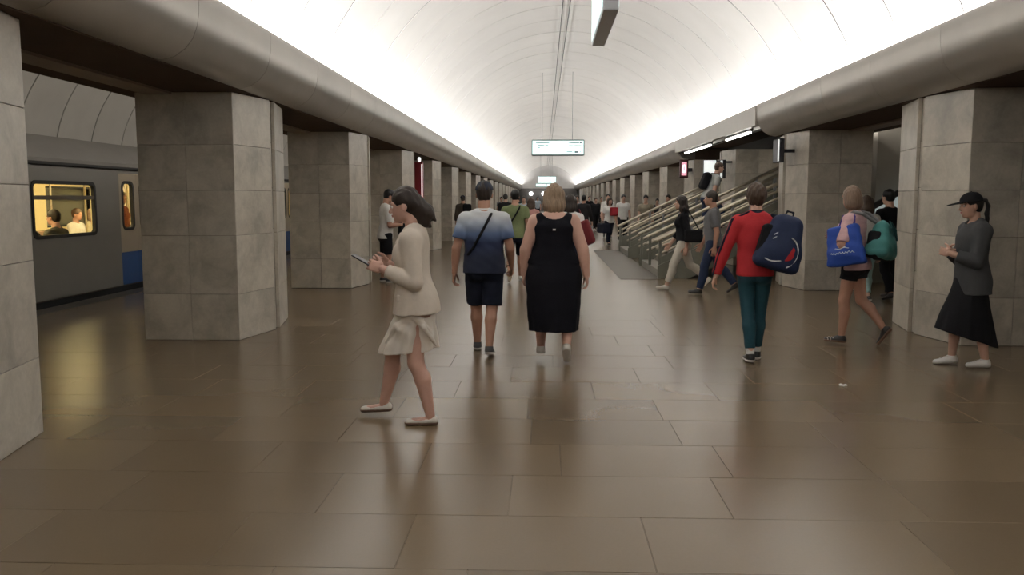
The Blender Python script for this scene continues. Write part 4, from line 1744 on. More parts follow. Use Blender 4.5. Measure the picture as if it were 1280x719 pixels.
C_JEANS = cloth('dark_blue_denim', (0.022, 0.034, 0.075))
C_GREY = cloth('grey_cloth', (0.13, 0.13, 0.135))
S_WHITE = simple('white_shoe', (0.74, 0.72, 0.69), 0.5)
S_BLACK = simple('black_shoe', (0.016, 0.015, 0.015), 0.5)
S_SOLE = simple('white_sole', (0.55, 0.53, 0.50), 0.6)
S_BROWN = simple('brown_sole', (0.16, 0.09, 0.06), 0.7)

# ------------------------------------------------------------------ the people near the camera
def torso_y(f, x, z, infl, sgn):
    """surface of the clothed torso at local x, z (sgn -1 back, +1 front)"""
    zr = z - f.P[2]
    s = np.array(f.sec)
    cy = np.interp(zr, s[:, 0], s[:, 2])
    rx = np.interp(zr, s[:, 0], s[:, 3]) + infl
    ry = np.interp(zr, s[:, 0], s[:, 4]) + infl
    return cy + sgn * ry * math.sqrt(max(0.02, 1 - min(1, abs(x / rx)) ** 2))


def strap_path(f, pts, infl, h=0.006, r=0.013):
    q = SDF(h)
    P3 = [V3(x, torso_y(f, x, z, infl, sg) if sg else yy, z) for x, z, sg, yy in pts]
    q.chain(P3, [r] * len(P3), 0.004)
    return q


# 1 -- woman in the beige blazer
C_BLAZER = cloth('beige_blazer_cloth', (0.60, 0.53, 0.455), 0.8, 0.05, 20, 0.1)
C_SATIN = simple('cream_satin', (0.76, 0.70, 0.63), 0.30, var=0.04, scale=8, bump=0.1, bscale=16)
S_CREAM = simple('cream_shoe', (0.66, 0.62, 0.56), 0.5)
p = Fig(1.70, 'f', 0.98, legs={-1: dict(flex=-2, knee=13, foot=0, out=2, abd=1), 1: dict(flex=27, knee=16, foot=3, out=2, abd=3)},
        arms={-1: dict(u=(-0.16, -0.12, -1), f=(0.10, 0.86, 0.36), h=(0.25, 1, 0.30), thumb=(0.2, -0.2, 1), curl=55),
              1: dict(u=(0.16, -0.02, -1), f=(-0.30, 0.80, 0.42), h=(-0.3, 1, 0.25), thumb=(-0.2, -0.2, 1), curl=50)},
        lean=2, head=(0, -9, 0), h=0.0075, bust=0.45)
p.place((-0.925, 6.03, 0), 90, 'woman with blown dark hair in beige blazer and cream satin skirt holding a tablet')
p.body(SK_P, True, 0.0055)
p.face(H_DARK, LIPS)
H = p.H
for i_ in (4, 5):
    z_, a_, b_, rx_, ry_ = p.sec[i_]
    p.sec[i_] = (z_, a_, b_, rx_ * 0.97, ry_ * 0.94)


def blazer_gap(S_):
    S_.box(p.P + V3(0, 0.25, 0.10 * H), (0.085, 0.2, 0.24 * H), None, 0.01, 0.01, '-')


p.top('blouse', C_WHITE, 0.006, 0.02, 0.0, neck=0.295)
jk = p.top('blazer', C_BLAZER, 0.022, -0.046, 1.86, 0.017, 0.045, 0.305, (0.0045, (17, 17, 7), 4), gap=blazer_gap, vneck=0.03, sl2=0.022, h=0.0075)
q = SDF(0.006)
for s in (-1, 1):
    zz = p.P[2]
    q.chain([p.T(s * 0.036, -0.030, 0.318)] + [V3(s * x, torso_y(p, s * x, zz + z * H, 0.030, 1), zz + z * H) for x, z in ((0.072, 0.285), (0.085, 0.25), (0.090, 0.20), (0.092, 0.13))], [0.017, 0.019, 0.022, 0.020, 0.008], 0.01, flat=((0, 1, 0.3), 0.6))
q.chain([p.T(-0.036, -0.030, 0.318), p.T(0, -0.046, 0.318), p.T(0.036, -0.030, 0.318)], [0.016, 0.016, 0.016], 0.01)
p.put('lapel', q, C_BLAZER, jk)
q = SDF(0.006)
q.box(p.P + V3(-0.165, 0.03, 0.03 * H), (0.012, 0.075, 0.024), Rx(6), 0.006)
p.put('pocket_flap', q, C_BLAZER, jk)


def slit(S_):
    for y1, z1 in ((0.20, 0.60), (0.16, 0.53), (0.10, 0.66), (-0.12, 0.68), (-0.16, 0.58)):
        S_.chain([(-0.165, 0.0, 0.80), (-0.150 - 0.03 * (y1 < 0), y1 * 0.55, 0.5 * (0.8 + z1) + 0.03), (-0.10, y1, z1)], [0.016, 0.018, 0.010], 0.012)
    S_.cap((-0.250, -0.010, 0.80), (-0.262, -0.055, 0.40), 0.020, 0.165, 0.010, op='-')


p.skirt('skirt', C_SATIN, [(0.475, 0.02, 0.055, 0.175, 0.215), (0.58, 0.015, 0.040, 0.178, 0.195), (0.70, 0.005, 0.015, 0.175, 0.165), (0.80, 0, 0, 0.168, 0.145), (0.95, 0, 0, 0.145, 0.115)],
        (8, 0.085, 0.80, 0.9), 0.007, slit, (0.003, (10, 10, 30), 8), ((0, 0.27, 0.50), (0, -0.10, -1)))
p.shoes(S_CREAM, S_BROWN, 0.006, 'flat')
p.hair(H_DARK, 'blown', 0.006)
hand = p.arm[-1]['w'] + p.arm[-1]['hd'] * 0.10
tb_ = Bag(p, 'tablet', hand + V3(0.06, 0.04, 0.0), 'dark tablet held out in front of the woman in the beige blazer', 'tablet')
ax = [nv((1, 0, 0)), nv((0, 0.86, 0.5)), nv((0, -0.5, 0.86))]
c = hand + V3(0.055, 0.045, 0.016)
mb = MB().obox(c, ax, (0.058, 0.095, 0.0045), 0.003)
tb_.mb('case', mb, M_darkmetal)
mb = MB().obox(c + ax[2] * 0.005, ax, (0.052, 0.086, 0.0006))
tb_.mb('screen', mb, emit('tablet_screen', (0.05, 0.05, 0.055), 0.3))

# 2 -- man in the dyed polo shirt
C_DIP = zramp('dip_dyed_polo', [(0.0, (0.014, 0.020, 0.045)), (0.28, (0.020, 0.032, 0.085)), (0.46, (0.11, 0.165, 0.30)), (0.66, (0.40, 0.46, 0.56)), (0.80, (0.60, 0.62, 0.64))], 0.85, 1.02, 1.55)
p = Fig(1.79, 'm', 1.13, legs={-1: dict(flex=16, knee=10, foot=2, abd=-1, out=4), 1: dict(flex=-9, knee=14, foot=8, abd=-2.5, out=5)},
        arms={-1: dict(u=(-0.30, -0.10, -1), f=(-0.10, 0.22, -1), curl=38), 1: dict(u=(0.24, -0.05, -1), f=(0.02, 0.75, -0.75), curl=45, thumb=(-0.3, 0.2, 1))},
        lean=1, h=0.008)
p.place((-0.62, 8.80, 0), 0, 'man in white-to-blue polo, dark shorts and navy cap walking away')
p.body(SK_T, True, 0.0075)
p.top('polo_shirt', C_DIP, 0.017, -0.045, 0.66, 0.022, 0.020, 0.303, (0.003, (12, 12, 16), 9), collar=C_WHITE, sl2=0.028)
p.trousers('shorts', C_NAVY, 0.014, 0.93, 0.042, -0.03)
p.shoes(simple('grey_trainer', (0.06, 0.06, 0.062), 0.6), S_SOLE, 0.008)
p.hair(H_DARK, 'short', 0.007)
p.cap_hat(simple('navy_cap_cloth', (0.012, 0.017, 0.034), 0.85), 1, 0.007)
b = Bag(p, 'crossbody_bag', p.P + V3(-0.10, 0.16, -0.12), 'black crossbody strap bag running across the back of the white-to-blue polo', 'bag')
H = p.H
b.put('strap', strap_path(p, [(0.085, 1.43, 1, 0), (0.088, 1.475, 0, -0.03), (0.075, 1.45, -1, 0), (0.045, 1.385, -1, 0), (0.0, 1.30, -1, 0), (-0.05, 1.21, -1, 0), (-0.10, 1.12, -1, 0), (-0.155, 1.05, -1, 0), (-0.195, 1.00, 0, 0.03)], 0.036, 0.006, 0.014), C_BLACK)
q = SDF(0.007)
q.box(p.P + V3(-0.12, 0.185, 0.02), (0.10, 0.03, 0.075), None, 0.02)
b.put('pouch', q, C_BLACK)

# 3 -- woman in the black dress
C_DRESS = cloth('black_dress_cloth', (0.0075, 0.0075, 0.011), 0.85)
p = Fig(1.68, 'f', 1.34, hips=1.12, legs={-1: dict(flex=5, knee=5, foot=0, abd=0, out=6), 1: dict(flex=-2, knee=26, foot=46, abd=1, sabd=-1, out=4)},
        arms={-1: dict(u=(-0.34, -0.03, -1), f=(-0.06, 0.22, -1), curl=35), 1: dict(u=(0.36, -0.10, -1), f=(0.14, -0.02, -1), curl=35)},
        lean=0, head=(4, 0, 0), h=0.008, arm_w=1.38, leg_w=1.22)
p.place((0.10, 8.38, 0), 0, 'heavy-set blonde woman in sleeveless black dress walking away')
p.body(SK_P, True, 0.0075)
H = p.H
S_ = SDF(0.009)
p.torso(S_, 0.014, 0.03 * H, 0.302 * H)
p.butt(S_, 0.014)
for s in (-1, 1):
    S_.ell(p.T(s * 0.080, -0.008, 0.272), V3(0.046, 0.048, 0.042) * H, None, 0.03)
S_.ell(p.T(0, -0.010, 0.325), V3(0.072 * H, 0.085 * H, 0.066 * H), None, 0.006, '-')
S_.loft([(0.325, 0, -0.055, 0.236, 0.235), (0.45, 0, -0.04, 0.252, 0.235), (0.65, 0, -0.02, 0.268, 0.235), (0.85, 0, -0.012, 0.276, 0.225), (1.0, 0, 0.0, 0.245, 0.182), (1.12, 0, 0, 0.195, 0.135), (1.24, 0, 0.0, 0.13, 0.09)], None, (0, 0, 0), 0, 0.04, (8, 0.035, 0.7, 0.4))
S_.noise = (0.003, (9, 9, 14), 21)
dr = p.put('dress', S_, C_DRESS)
ty = -0.008 * H - 0.052 * H * 1.3 - 0.012
MB().box((-0.014, ty - 0.034, 1.312), (0.014, ty + 0.03, 1.328)).build('neck_tag', C_WHITE, dr)
p.shoes(simple('pale_shoe', (0.52, 0.49, 0.44), 0.6), S_SOLE, 0.008)
p.hair(H_BLOND, 'shoulder', 0.007)

# 4 -- red jacket with backpack
C_RED = cloth('red_jacket_cloth', (0.40, 0.020, 0.026), 0.75, 0.05)
C_TEAL = cloth('dark_teal_leggings', (0.012, 0.055, 0.075), 0.7, 0.06)
p = Fig(1.76, 'm', 0.97, legs={-1: dict(flex=-7, knee=8, foot=3, abd=-3.2, out=8), 1: dict(flex=9, knee=8, foot=0, abd=-2.5, out=6)},
        arms={-1: dict(u=(-0.42, -0.02, -1), f=(-0.30, 0.12, -1), curl=35), 1: dict(u=(0.22, 0.10, -1), f=(-0.10, 0.9, 0.45), curl=60, thumb=(-0.3, 0, 1))},
        lean=3, head=(6, -2, 0), h=0.008, leg_w=0.92)
p.place((2.10, 8.50, 0), -6, 'person in red track jacket and dark teal leggings carrying a navy backpack, seen from behind')
p.body(SK_L, True, 0.0075)
p.top('jacket', C_RED, 0.018, -0.035, 1.95, 0.017, 0.010, 0.306, (0.003, (12, 12, 20), 14), collar=C_NAVY, sl2=0.018)
q = SDF(0.007)
for s in (-1,):
    g = p.arm[s]
    side = nv(V3(s * 0.8, -0.6, 0.15))
    a0, a1, a2 = p.sh[s] + side * 0.070, g['e'] + side * 0.058, g['w'] + side * 0.044
    q.chain([p.T(s * 0.045, -0.035, 0.322), a0 + V3(0, 0, 0.016), a1, a2], [0.012, 0.013, 0.012, 0.011], 0.01)
p.put('sleeve_stripe', q, C_NAVY)
p.trousers('leggings', C_TEAL, 0.008, 1.86, 0.012, 0.06, (0.0015, (14, 14, 30), 6))
p.shoes(S_BLACK, S_SOLE, 0.008, 'sneaker', simple('white_sock', (0.55, 0.54, 0.52), 0.9))
p.hair(H_BROWN, 'fluffy', 0.007, (0.006, (60, 60, 50), 3))
A = Ry(16) @ Rx(-4)
c = V3(0.215, -0.235, 1.205)
bax = A.T
bl = lambda x, y, z: c + bax.T @ V3(x, y, z) if False else c + (A @ V3(x, y, z))
axs = [A @ V3(1, 0, 0), A @ V3(0, 1, 0), A @ V3(0, 0, 1)]
b = Bag(p, 'backpack', bl(0, 0, -0.29), 'navy backpack with red and white corner patch slung on the red jacket', 'backpack')
C_BPN = cloth('navy_backpack_cloth', (0.011, 0.020, 0.058), 0.7)
q = SDF(0.008)
q.box(bl(0, 0, -0.01), (0.185, 0.115, 0.275), axs, 0.095, 0.02, taper=0.26)
q.ell(bl(0.02, -0.05, -0.10), (0.175, 0.11, 0.165), axs, 0.05)
q.noise = (0.004, (12, 12, 12), 5)
b.put('bag_body', q, C_BPN)
q = SDF(0.007)
q.box(bl(-0.165, 0.01, -0.06), (0.045, 0.095, 0.19), axs, 0.035, 0.01)
b.put('side_panel', q, C_BLACK)
q = SDF(0.006)
q.ell(bl(0.02, -0.053, -0.10), (0.180, 0.116, 0.170), axs, 0.01)
q.plane(bl(0.075, 0, -0.075), -(axs[0] * 0.8 + axs[2] * -0.25))
q.plane(bl(0.10, 0, -0.035), axs[2] * 0.8 + axs[0] * 0.45)
q.plane(bl(0, -0.04, 0), axs[1])
b.put('red_patch', q, C_RED)
q = SDF(0.005)
arc = [bl(0.02 + 0.181 * math.cos(a) * 0.72, -0.06 - 0.085 * abs(math.sin(a)) * 0 - 0.092 + 0.02 * math.cos(a), -0.10 + 0.17 * math.sin(a) * 0.9) for a in np.linspace(R(-60), R(75), 9)]
q.chain(arc, [0.007] * 9, 0.003)
arc = [bl(x, -0.150 + 0.25 * abs(x) ** 1.5, -0.19 + 0.02 * math.sin(x * 20)) for x in np.linspace(-0.13, 0.03, 6)]
q.chain(arc, [0.006] * 6, 0.003)
b.put('white_piping', q, simple('white_piping_cord', (0.6, 0.6, 0.6), 0.6))
q = SDF(0.006)
for zz in (0.02, 0.06):
    q.cap(bl(-0.11, -0.128, zz - 0.02), bl(-0.085, -0.134, zz + 0.005), 0.007, 0.005, 0.002)
b.put('small_print', q, simple('white_print', (0.6, 0.6, 0.62), 0.6))
q = SDF(0.006)
q.chain([bl(-0.06, 0.09, 0.23), p.sh[1] + V3(-0.025, -0.035, 0.062), p.sh[1] + V3(-0.03, 0.05, 0.045), p.sh[1] + V3(-0.02, 0.085, -0.08), p.sh[1] + V3(0.02, 0.03, -0.26), bl(0.08, 0.10, -0.20)], [0.022] * 6, 0.01)
b.put('strap', q, C_NAVY)
q = SDF(0.006)
q.chain([bl(-0.04, 0.06, 0.25), bl(-0.03, 0.05, 0.30), bl(0.03, 0.05, 0.30), bl(0.04, 0.06, 0.25)], [0.009] * 4, 0.004)
b.put('handle', q, C_NAVY)

# 5 -- woman in the pink top with tote and teal backpack
C_PINK = simple('pink_marled_knit', (0.56, 0.36, 0.37), 0.85, var=0.22, scale=9, bump=0.15, bscale=60, stretch=(1, 1, 3))
p = Fig(1.71, 'f', 1.03, legs={-1: dict(flex=9, knee=8, foot=0, abd=2, out=6), 1: dict(flex=-8, knee=32, foot=54, abd=1, out=3)},
        arms={-1: dict(u=(-0.55, 0.06, -1), f=(0.62, 0.62, 0.10), curl=60, thumb=(0, -0.1, 1)), 1: dict(u=(0.20, 0.05, -1), f=(-0.35, 0.9, 0.35), curl=60, thumb=(0, 0, 1))},
        lean=4, head=(-32, -3, 0), h=0.008)
p.place((3.42, 9.45, 0), 52, 'woman with sandy bob in pink top and black shorts carrying two bags, walking away')
p.body(SK_T, True, 0.0075)
p.top('top', C_PINK, 0.018, -0.05, 0.90, 0.022, 0.012, 0.306, (0.003, (12, 12, 18), 17), sl2=0.028)
p.trousers('shorts', C_BLACK, 0.012, 0.42, 0.022, 0.05)
p.shoes(S_BLACK, S_BROWN, 0.008)
q = SDF(0.006)
g = p.leg[-1]
for i in range(3):
    a = g['ank'] + g['dn'] * 0.020 * p.H + g['fd'] * (0.040 + 0.018 * i) * p.H - g['sd'] * 0.0
    for sg in (-1, 1):
        q.cap(a + g['sd'] * sg * 0.033 + g['dn'] * 0.024, a + g['sd'] * sg * 0.030 - g['dn'] * 0.008 + g['fd'] * 0.012, 0.0055, 0.0055, 0.002)
p.put('shoe_stripe', q, S_WHITE)
p.hair(H_SAND, 'bob', 0.007)
# tote on the left side
C_TOTE = cloth('blue_tote_cloth', (0.020, 0.065, 0.34), 0.65, 0.05, 12)
b = Bag(p, 'tote_bag', V3(-0.25, 0.03, 0.90), 'bright blue shopping tote with white print hanging at the left arm of the pink top', 'bag')
A = Rz(-6) @ Ry(5) @ Rx(-11)
c = V3(-0.255, 0.03, 1.115)
bl = lambda x, y, z: c + (A @ V3(x, y, z))
axs = [A @ V3(1, 0, 0), A @ V3(0, 1, 0), A @ V3(0, 0, 1)]
q = SDF(0.007)
q.box(c, (0.045, 0.190, 0.215), axs, 0.03, 0.01, taper=0.12)
q.ell(bl(-0.01, 0.0, -0.09), (0.075, 0.18, 0.12), axs, 0.04)
q.noise = (0.005, (10, 14, 14), 6)
b.put('bag_body', q, C_TOTE)
C_VIO = cloth('violet_strap', (0.055, 0.030, 0.20), 0.7)
q = SDF(0.006)
for y in (-0.10, 0.11):
    q.chain([bl(-0.03, y, 0.19), p.sh[-1] + V3(-0.075, y * 0.75, -0.09), p.sh[-1] + V3(-0.012, y * 0.55, 0.046), p.sh[-1] + V3(0.03, y * 0.35, 0.060)], [0.014] * 4, 0.006)
b.put('strap', q, C_VIO)
M_wprint = simple('white_tote_print', (0.62, 0.68, 0.75), 0.6)
wp = MB()


def tote_pt(y, z):
    # just proud of the outer face of the bag
    t = max(0.0, 1 - (y / 0.18) ** 2 - ((z + 0.09) / 0.12) ** 2)
    x = -max(0.0565, 0.01 + 0.075 * math.sqrt(t)) - 0.006
    return bl(x, y, z)


q = SDF(0.0045)
for y0, w_, hh in ((-0.035, 0.030, 0.085), (0.018, 0.024, 0.060)):
    for t in np.linspace(0, 1, 6):
        zz = -0.02 + t * hh
        q.cap(tote_pt(-(y0 - 0.004), zz), tote_pt(-(y0 - 0.004 + w_ * (1 - t) ** 1.3), zz), 0.0050, 0.0045, 0.003)
wv = np.linspace(-0.075, 0.075, 16)
q.chain([tote_pt(-y, -0.036 + 0.006 * math.sin(y * 60)) for y in wv], [0.0048] * 16, 0.002)
b.put('emblem', q, M_wprint)
q = SDF(0.0045)
xs = np.linspace(0.13, -0.13, 27)
q.chain([tote_pt(x, -0.085 + 0.011 * math.sin(i * 1.9) + 0.003 * math.sin(i * 0.7)) for i, x in enumerate(xs)], [0.004] * 27, 0.002)
b.put('script_print', q, M_wprint)
# teal drawstring backpack on the back
C_TEALB = cloth('teal_backpack_cloth', (0.055, 0.20, 0.19), 0.7, 0.08, 12)
b = Bag(p, 'backpack', V3(0.08, -0.26, 0.98), 'teal drawstring backpack on the back of the woman in pink', 'backpack')
q = SDF(0.008)
q.box(V3(0.06, -0.255, 1.18), (0.165, 0.105, 0.215), Ry(8).T, 0.09, 0.02, taper=0.42)
q.ell(V3(0.08, -0.275, 1.10), (0.19, 0.13, 0.14), None, 0.05)
q.noise = (0.006, (14, 14, 10), 9)
bb = b.put('bag_body', q, C_TEALB)
q = SDF(0.007)
q.box(V3(-0.085, -0.225, 1.13), (0.045, 0.075, 0.15), Ry(18).T, 0.04, 0.02)
b.put('side_panel', q, C_BLACK)
q = SDF(0.006)
q.chain([V3(0.06, -0.35, 1.36), V3(0.085, -0.385, 1.28), V3(0.09, -0.405, 1.17)], [0.010, 0.016, 0.010], 0.006)
q.chain([V3(0.04, -0.34, 1.37), V3(0.02, -0.37, 1.30), V3(0.03, -0.39, 1.22)], [0.010, 0.014, 0.009], 0.006)
b.put('drawstring_flap', q, cloth('dark_teal_cloth', (0.012, 0.05, 0.05)))
q = SDF(0.006)
for s in (-1, 1):
    q.chain([V3(0.07 + s * 0.06, -0.20, 1.36), V3(s * 0.10, -0.10, 1.455), V3(s * 0.105, -0.01, 1.475), V3(s * 0.11, 0.09, 1.41), V3(s * 0.12, 0.13, 1.28)], [0.018] * 5, 0.008)
b.put('strap', q, cloth('grey_strap', (0.18, 0.18, 0.185)))
q = SDF(0.007)
q.chain([V3(-0.10, -0.24, 0.985), V3(0.08, -0.32, 0.965), V3(0.24, -0.24, 0.985)], [0.022] * 3, 0.01)
b.put('bottom_trim', q, C_BLACK)

# 6 -- young woman in the black cap
C_CHAR = cloth('charcoal_tee_cloth', (0.052, 0.053, 0.055), 0.9, 0.06)
p = Fig(1.66, 'f', 0.99, legs={-1: dict(flex=-4, knee=10, foot=0, out=2, abd=1.5), 1: dict(flex=14, knee=14, foot=4, out=2, abd=1.5)},
        arms={-1: dict(u=(-0.14, 0.22, -1), f=(0.48, 0.95, 0.34), h=(0.95, 0.5, 0.20), thumb=(0, -0.1, 1), curl=50),
              1: dict(u=(0.16, 0.14, -1), f=(-0.64, 0.80, 0.42), h=(-1, 0.40, -0.05), thumb=(0, -0.1, 1), curl=45)},
        lean=0, head=(0, -4, 0), h=0.008, bust=0.3)
p.place((4.10, 8.26, 0), 90, 'woman in black cap, charcoal tee, long black skirt and white sneakers with folded arms')
p.body(SK_L, True, 0.0055)
p.face(H_BLACK, LIPS)
H = p.H
p.top('tee', C_CHAR, 0.030, -0.095, 1.72, 0.026, 0.018, 0.306, (0.004, (11, 11, 14), 23), sl2=0.022, bust=False)
p.skirt('skirt', C_BLACK, [(0.16, 0, 0.055, 0.22, 0.325), (0.35, 0, 0.050, 0.21, 0.275), (0.55, 0, 0.035, 0.195, 0.215), (0.72, 0, 0.015, 0.178, 0.165), (0.92, 0, 0, 0.150, 0.120)],
        (9, 0.05, 0.75, 0.3), 0.009, None, (0.003, (9, 9, 8), 8), ((0, 0.36, 0.385), (0, 0.20, -0.62)))
p.shoes(S_WHITE, S_SOLE, 0.0065)
for s in (-1, 1):
    g = p.leg[s]
    q = SDF(0.005)
    for i in range(4):
        a = g['ank'] + g['fd'] * (0.028 + 0.013 * i) * H + g['dn'] * (0.001 + 0.0035 * i) * H
        q.cap(a - g['sd'] * 0.016, a + g['sd'] * 0.016, 0.0045, 0.0045, 0.002)
    p.put('lace', q, S_SOLE)
p.hair(H_BLACK, 'short', 0.006)
q = SDF(0.006)
q.chain([p.headpt(0, -0.062, 0.028), p.headpt(0, -0.086, 0.024), p.headpt(0, -0.096, -0.01), p.headpt(0, -0.088, -0.05), p.headpt(0, -0.092, -0.085), p.headpt(0.0, -0.096, -0.125)], [0.012, 0.015, 0.018, 0.021, 0.014, 0.008], 0.012)
q.noise = (0.003, (40, 40, 40), 2)
p.put('ponytail', q, H_BLACK)
p.cap_hat(C_BLACK, 1, 0.006)

# ------------------------------------------------------------------ people farther off


def walker(label, loc, heading, H, sex, skin, hair, style, top, bottom, phase=1, stride=1.0, bulk=1.0, h=0.014, sleeve=0.6, kind='trousers', length=1.95, shoe=None, sole=None, lean=2, head=(0, 0, 0), arms=None,
           hem=-0.04, face=False, group=None, legs=None, seat=None, skirtz=None, cap=None, infl=0.015, detail=None):
    L = legs or {phase: dict(flex=22 * stride, knee=8, foot=-6 * stride, abd=1), -phase: dict(flex=-17 * stride, knee=10 + 20 * stride, foot=38 * stride, abd=1)}
    f = Fig(H, sex, bulk, legs=L, arms=arms or {phase: dict(u=(phase * 0.16, -0.30 * stride, -1), f=(phase * 0.06, 0.02, -1)), -phase: dict(u=(-phase * 0.16, 0.22 * stride, -1), f=(-phase * 0.04, 0.5, -1))}, lean=lean, head=head, h=h, seat=seat)
    f.place(loc, heading, label, group=group)
    f.body(skin, (h < 0.016) if detail is None else detail, detail and h * 0.75)
    if face:
        f.face(hair, LIPS)
    f.top('shirt', top, infl, hem, sleeve, infl + 0.003, 0.012, 0.306, None, sl2=infl + 0.006)
    if kind == 'trousers':
        f.trousers('trousers' if length > 1.3 else 'shorts', bottom, 0.014, length, 0.022, 0.05, None)
    else:
        f.skirt('skirt', bottom, skirtz, (8, 0.05, 0.8, 0.5))
    f.shoes(shoe or S_BLACK, sole, max(0.009, h * 0.8))
    f.hair(hair, style, max(0.009, h * 0.75))
    if cap:
        f.cap_hat(cap, 1, max(0.009, h * 0.75))
    return f


# white trousers, by the stairs
C_IVORY = cloth('ivory_trousers_cloth', (0.55, 0.51, 0.44), 0.85, 0.05)
p = walker('woman with long dark hair in black top and ivory trousers striding past the stairs', (2.47, 15.15, 0), 84, 1.70, 'f', SK_L, H_DARK, 'long', C_BLACK, C_IVORY, -1, 1.12, 0.97, 0.011, 1.5, length=1.82, shoe=S_CREAM, face=True, detail=True, hem=-0.02, infl=0.012,
           arms={-1: dict(u=(-0.18, -0.30, -1), f=(-0.05, 0.15, -1)), 1: dict(u=(0.15, 0.2, -1), f=(0, 0.6, -0.8))})
b = Bag(p, 'shoulder_bag', V3(-0.27, -0.16, 0.86), 'black shoulder bag at the hip of the woman in ivory trousers', 'bag')
q = SDF(0.010)
q.box(V3(-0.27, -0.16, 0.97), (0.06, 0.155, 0.11), None, 0.03)
b.put('bag_body', q, C_BLACK)
q = SDF(0.008)
q.chain([V3(-0.26, -0.04, 1.06), V3(-0.20, -0.0, 1.30), V3(-0.135, 0.0, 1.455), V3(-0.16, -0.09, 1.38), V3(-0.26, -0.26, 1.06)], [0.011] * 5, 0.004)
b.put('strap', q, C_BLACK)

# grey T-shirt and jeans
p = walker('man in grey T-shirt and dark jeans walking beside the ivory trousers', (2.86, 14.45, 0), 78, 1.75, 'm', SK_T, H_DARK, 'short', C_GREY, C_JEANS, -1, 0.85, 1.05, 0.011, 0.75, shoe=S_BLACK, face=True, detail=True, hem=-0.045,
           arms={-1: dict(u=(-0.16, -0.22, -1), f=(-0.04, 0.12, -1)), 1: dict(u=(0.15, 0.2, -1), f=(0, 0.5, -0.9))})

# man going up the stairs
p = walker('man with light grey shirt climbing the stairs under the white lit board', (3.76, 19.75, 0.75), -84, 1.72, 'm', SK_L, H_BROWN, 'short', cloth('light_grey_shirt', (0.36, 0.37, 0.36)), C_JEANS, 1, 1.0, 1.0, 0.014, 0.6, lean=22, head=(0, -6, 0), detail=True,
           legs={1: dict(flex=48, knee=46, foot=0, abd=1), -1: dict(flex=-2, knee=8, foot=2, abd=1)})
b = Bag(p, 'backpack', p.T(0, -0.11, 0.05), 'black backpack on the man climbing the stairs', 'backpack')
q = SDF(0.012)
q.box(p.T(0, -0.118, 0.185), (0.15, 0.085, 0.20), p.Rt, 0.07)
b.put('bag_body', q, C_BLACK)
q = SDF(0.010)
for s in (-1, 1):
    q.chain([p.T(s * 0.05, -0.09, 0.30), p.T(s * 0.06, -0.01, 0.325), p.T(s * 0.06, 0.06, 0.26), p.T(s * 0.07, 0.02, 0.10)], [0.016] * 4, 0.006)
b.put('strap', q, C_BLACK)

# white T-shirt by the third pillar
p = walker('man in white T-shirt and black shorts standing by a pillar looking at his hands', (-3.06, 16.35, 0), -68, 1.79, 'm', SK_T, H_BLACK, 'short', C_WHITE, C_BLACK, 1, 0.0, 0.98, 0.012, 0.8, length=0.88, shoe=S_BLACK, sole=S_SOLE, face=True, detail=True, hem=-0.05, infl=0.02,
           legs={1: dict(flex=3, knee=4, abd=3), -1: dict(flex=-2, knee=3, abd=3)}, head=(0, -16, 0),
           arms={-1: dict(u=(-0.16, 0.12, -1), f=(0.3, 1, 0.12), curl=50, thumb=(0, 0, 1)), 1: dict(u=(0.16, 0.08, -1), f=(-0.35, 1, 0.05), curl=50, thumb=(0, 0, 1))})
q = SDF(0.008)
q.ell(V3(0.0, 0.150, 1.36), (0.06, 0.02, 0.035), None, 0.004)
p.put('chest_print', q, C_BLACK)
b = Bag(p, 'shopping_bag', V3(0.05, 0.30, 0.86), 'black bag hanging in front of the man in the white T-shirt', 'bag')
q = SDF(0.011)
q.box(V3(0.05, 0.30, 1.0), (0.11, 0.05, 0.15), None, 0.03)
b.put('bag_body', q, C_BLACK)
q = SDF(0.008)
q.chain([V3(0.0, 0.30, 1.13), V3(0.02, 0.33, 1.24), V3(0.08, 0.33, 1.24), V3(0.1, 0.30, 1.13)], [0.009] * 4, 0.004)
b.put('handle', q, C_BLACK)

# green T-shirt ahead of the couple
p = walker('man in olive green T-shirt with black strap walking ahead of the couple', (-0.56, 16.6, 0), 4, 1.80, 'm', SK_T, H_BLACK, 'short', cloth('olive_green_cloth', (0.165, 0.20, 0.095)), C_NAVY, 1, 0.9, 1.12, 0.014, 0.6, length=0.92, shoe=S_WHITE)
b = Bag(p, 'crossbody_bag', V3(-0.16, 0.12, 0.95), 'black strap bag across the olive green T-shirt', 'bag')
b.put('strap', strap_path(p, [(0.09, 1.45, 1, 0), (0.09, 1.485, 0, -0.02), (0.075, 1.43, -1, 0), (0.0, 1.30, -1, 0), (-0.10, 1.14, -1, 0), (-0.17, 1.05, -1, 0), (-0.19, 1.0, 0, 0.04)], 0.024, 0.010, 0.016), C_BLACK)
q = SDF(0.011)
q.box(V3(-0.15, 0.14, 1.02), (0.08, 0.035, 0.075), None, 0.02)
b.put('pouch', q, C_BLACK)

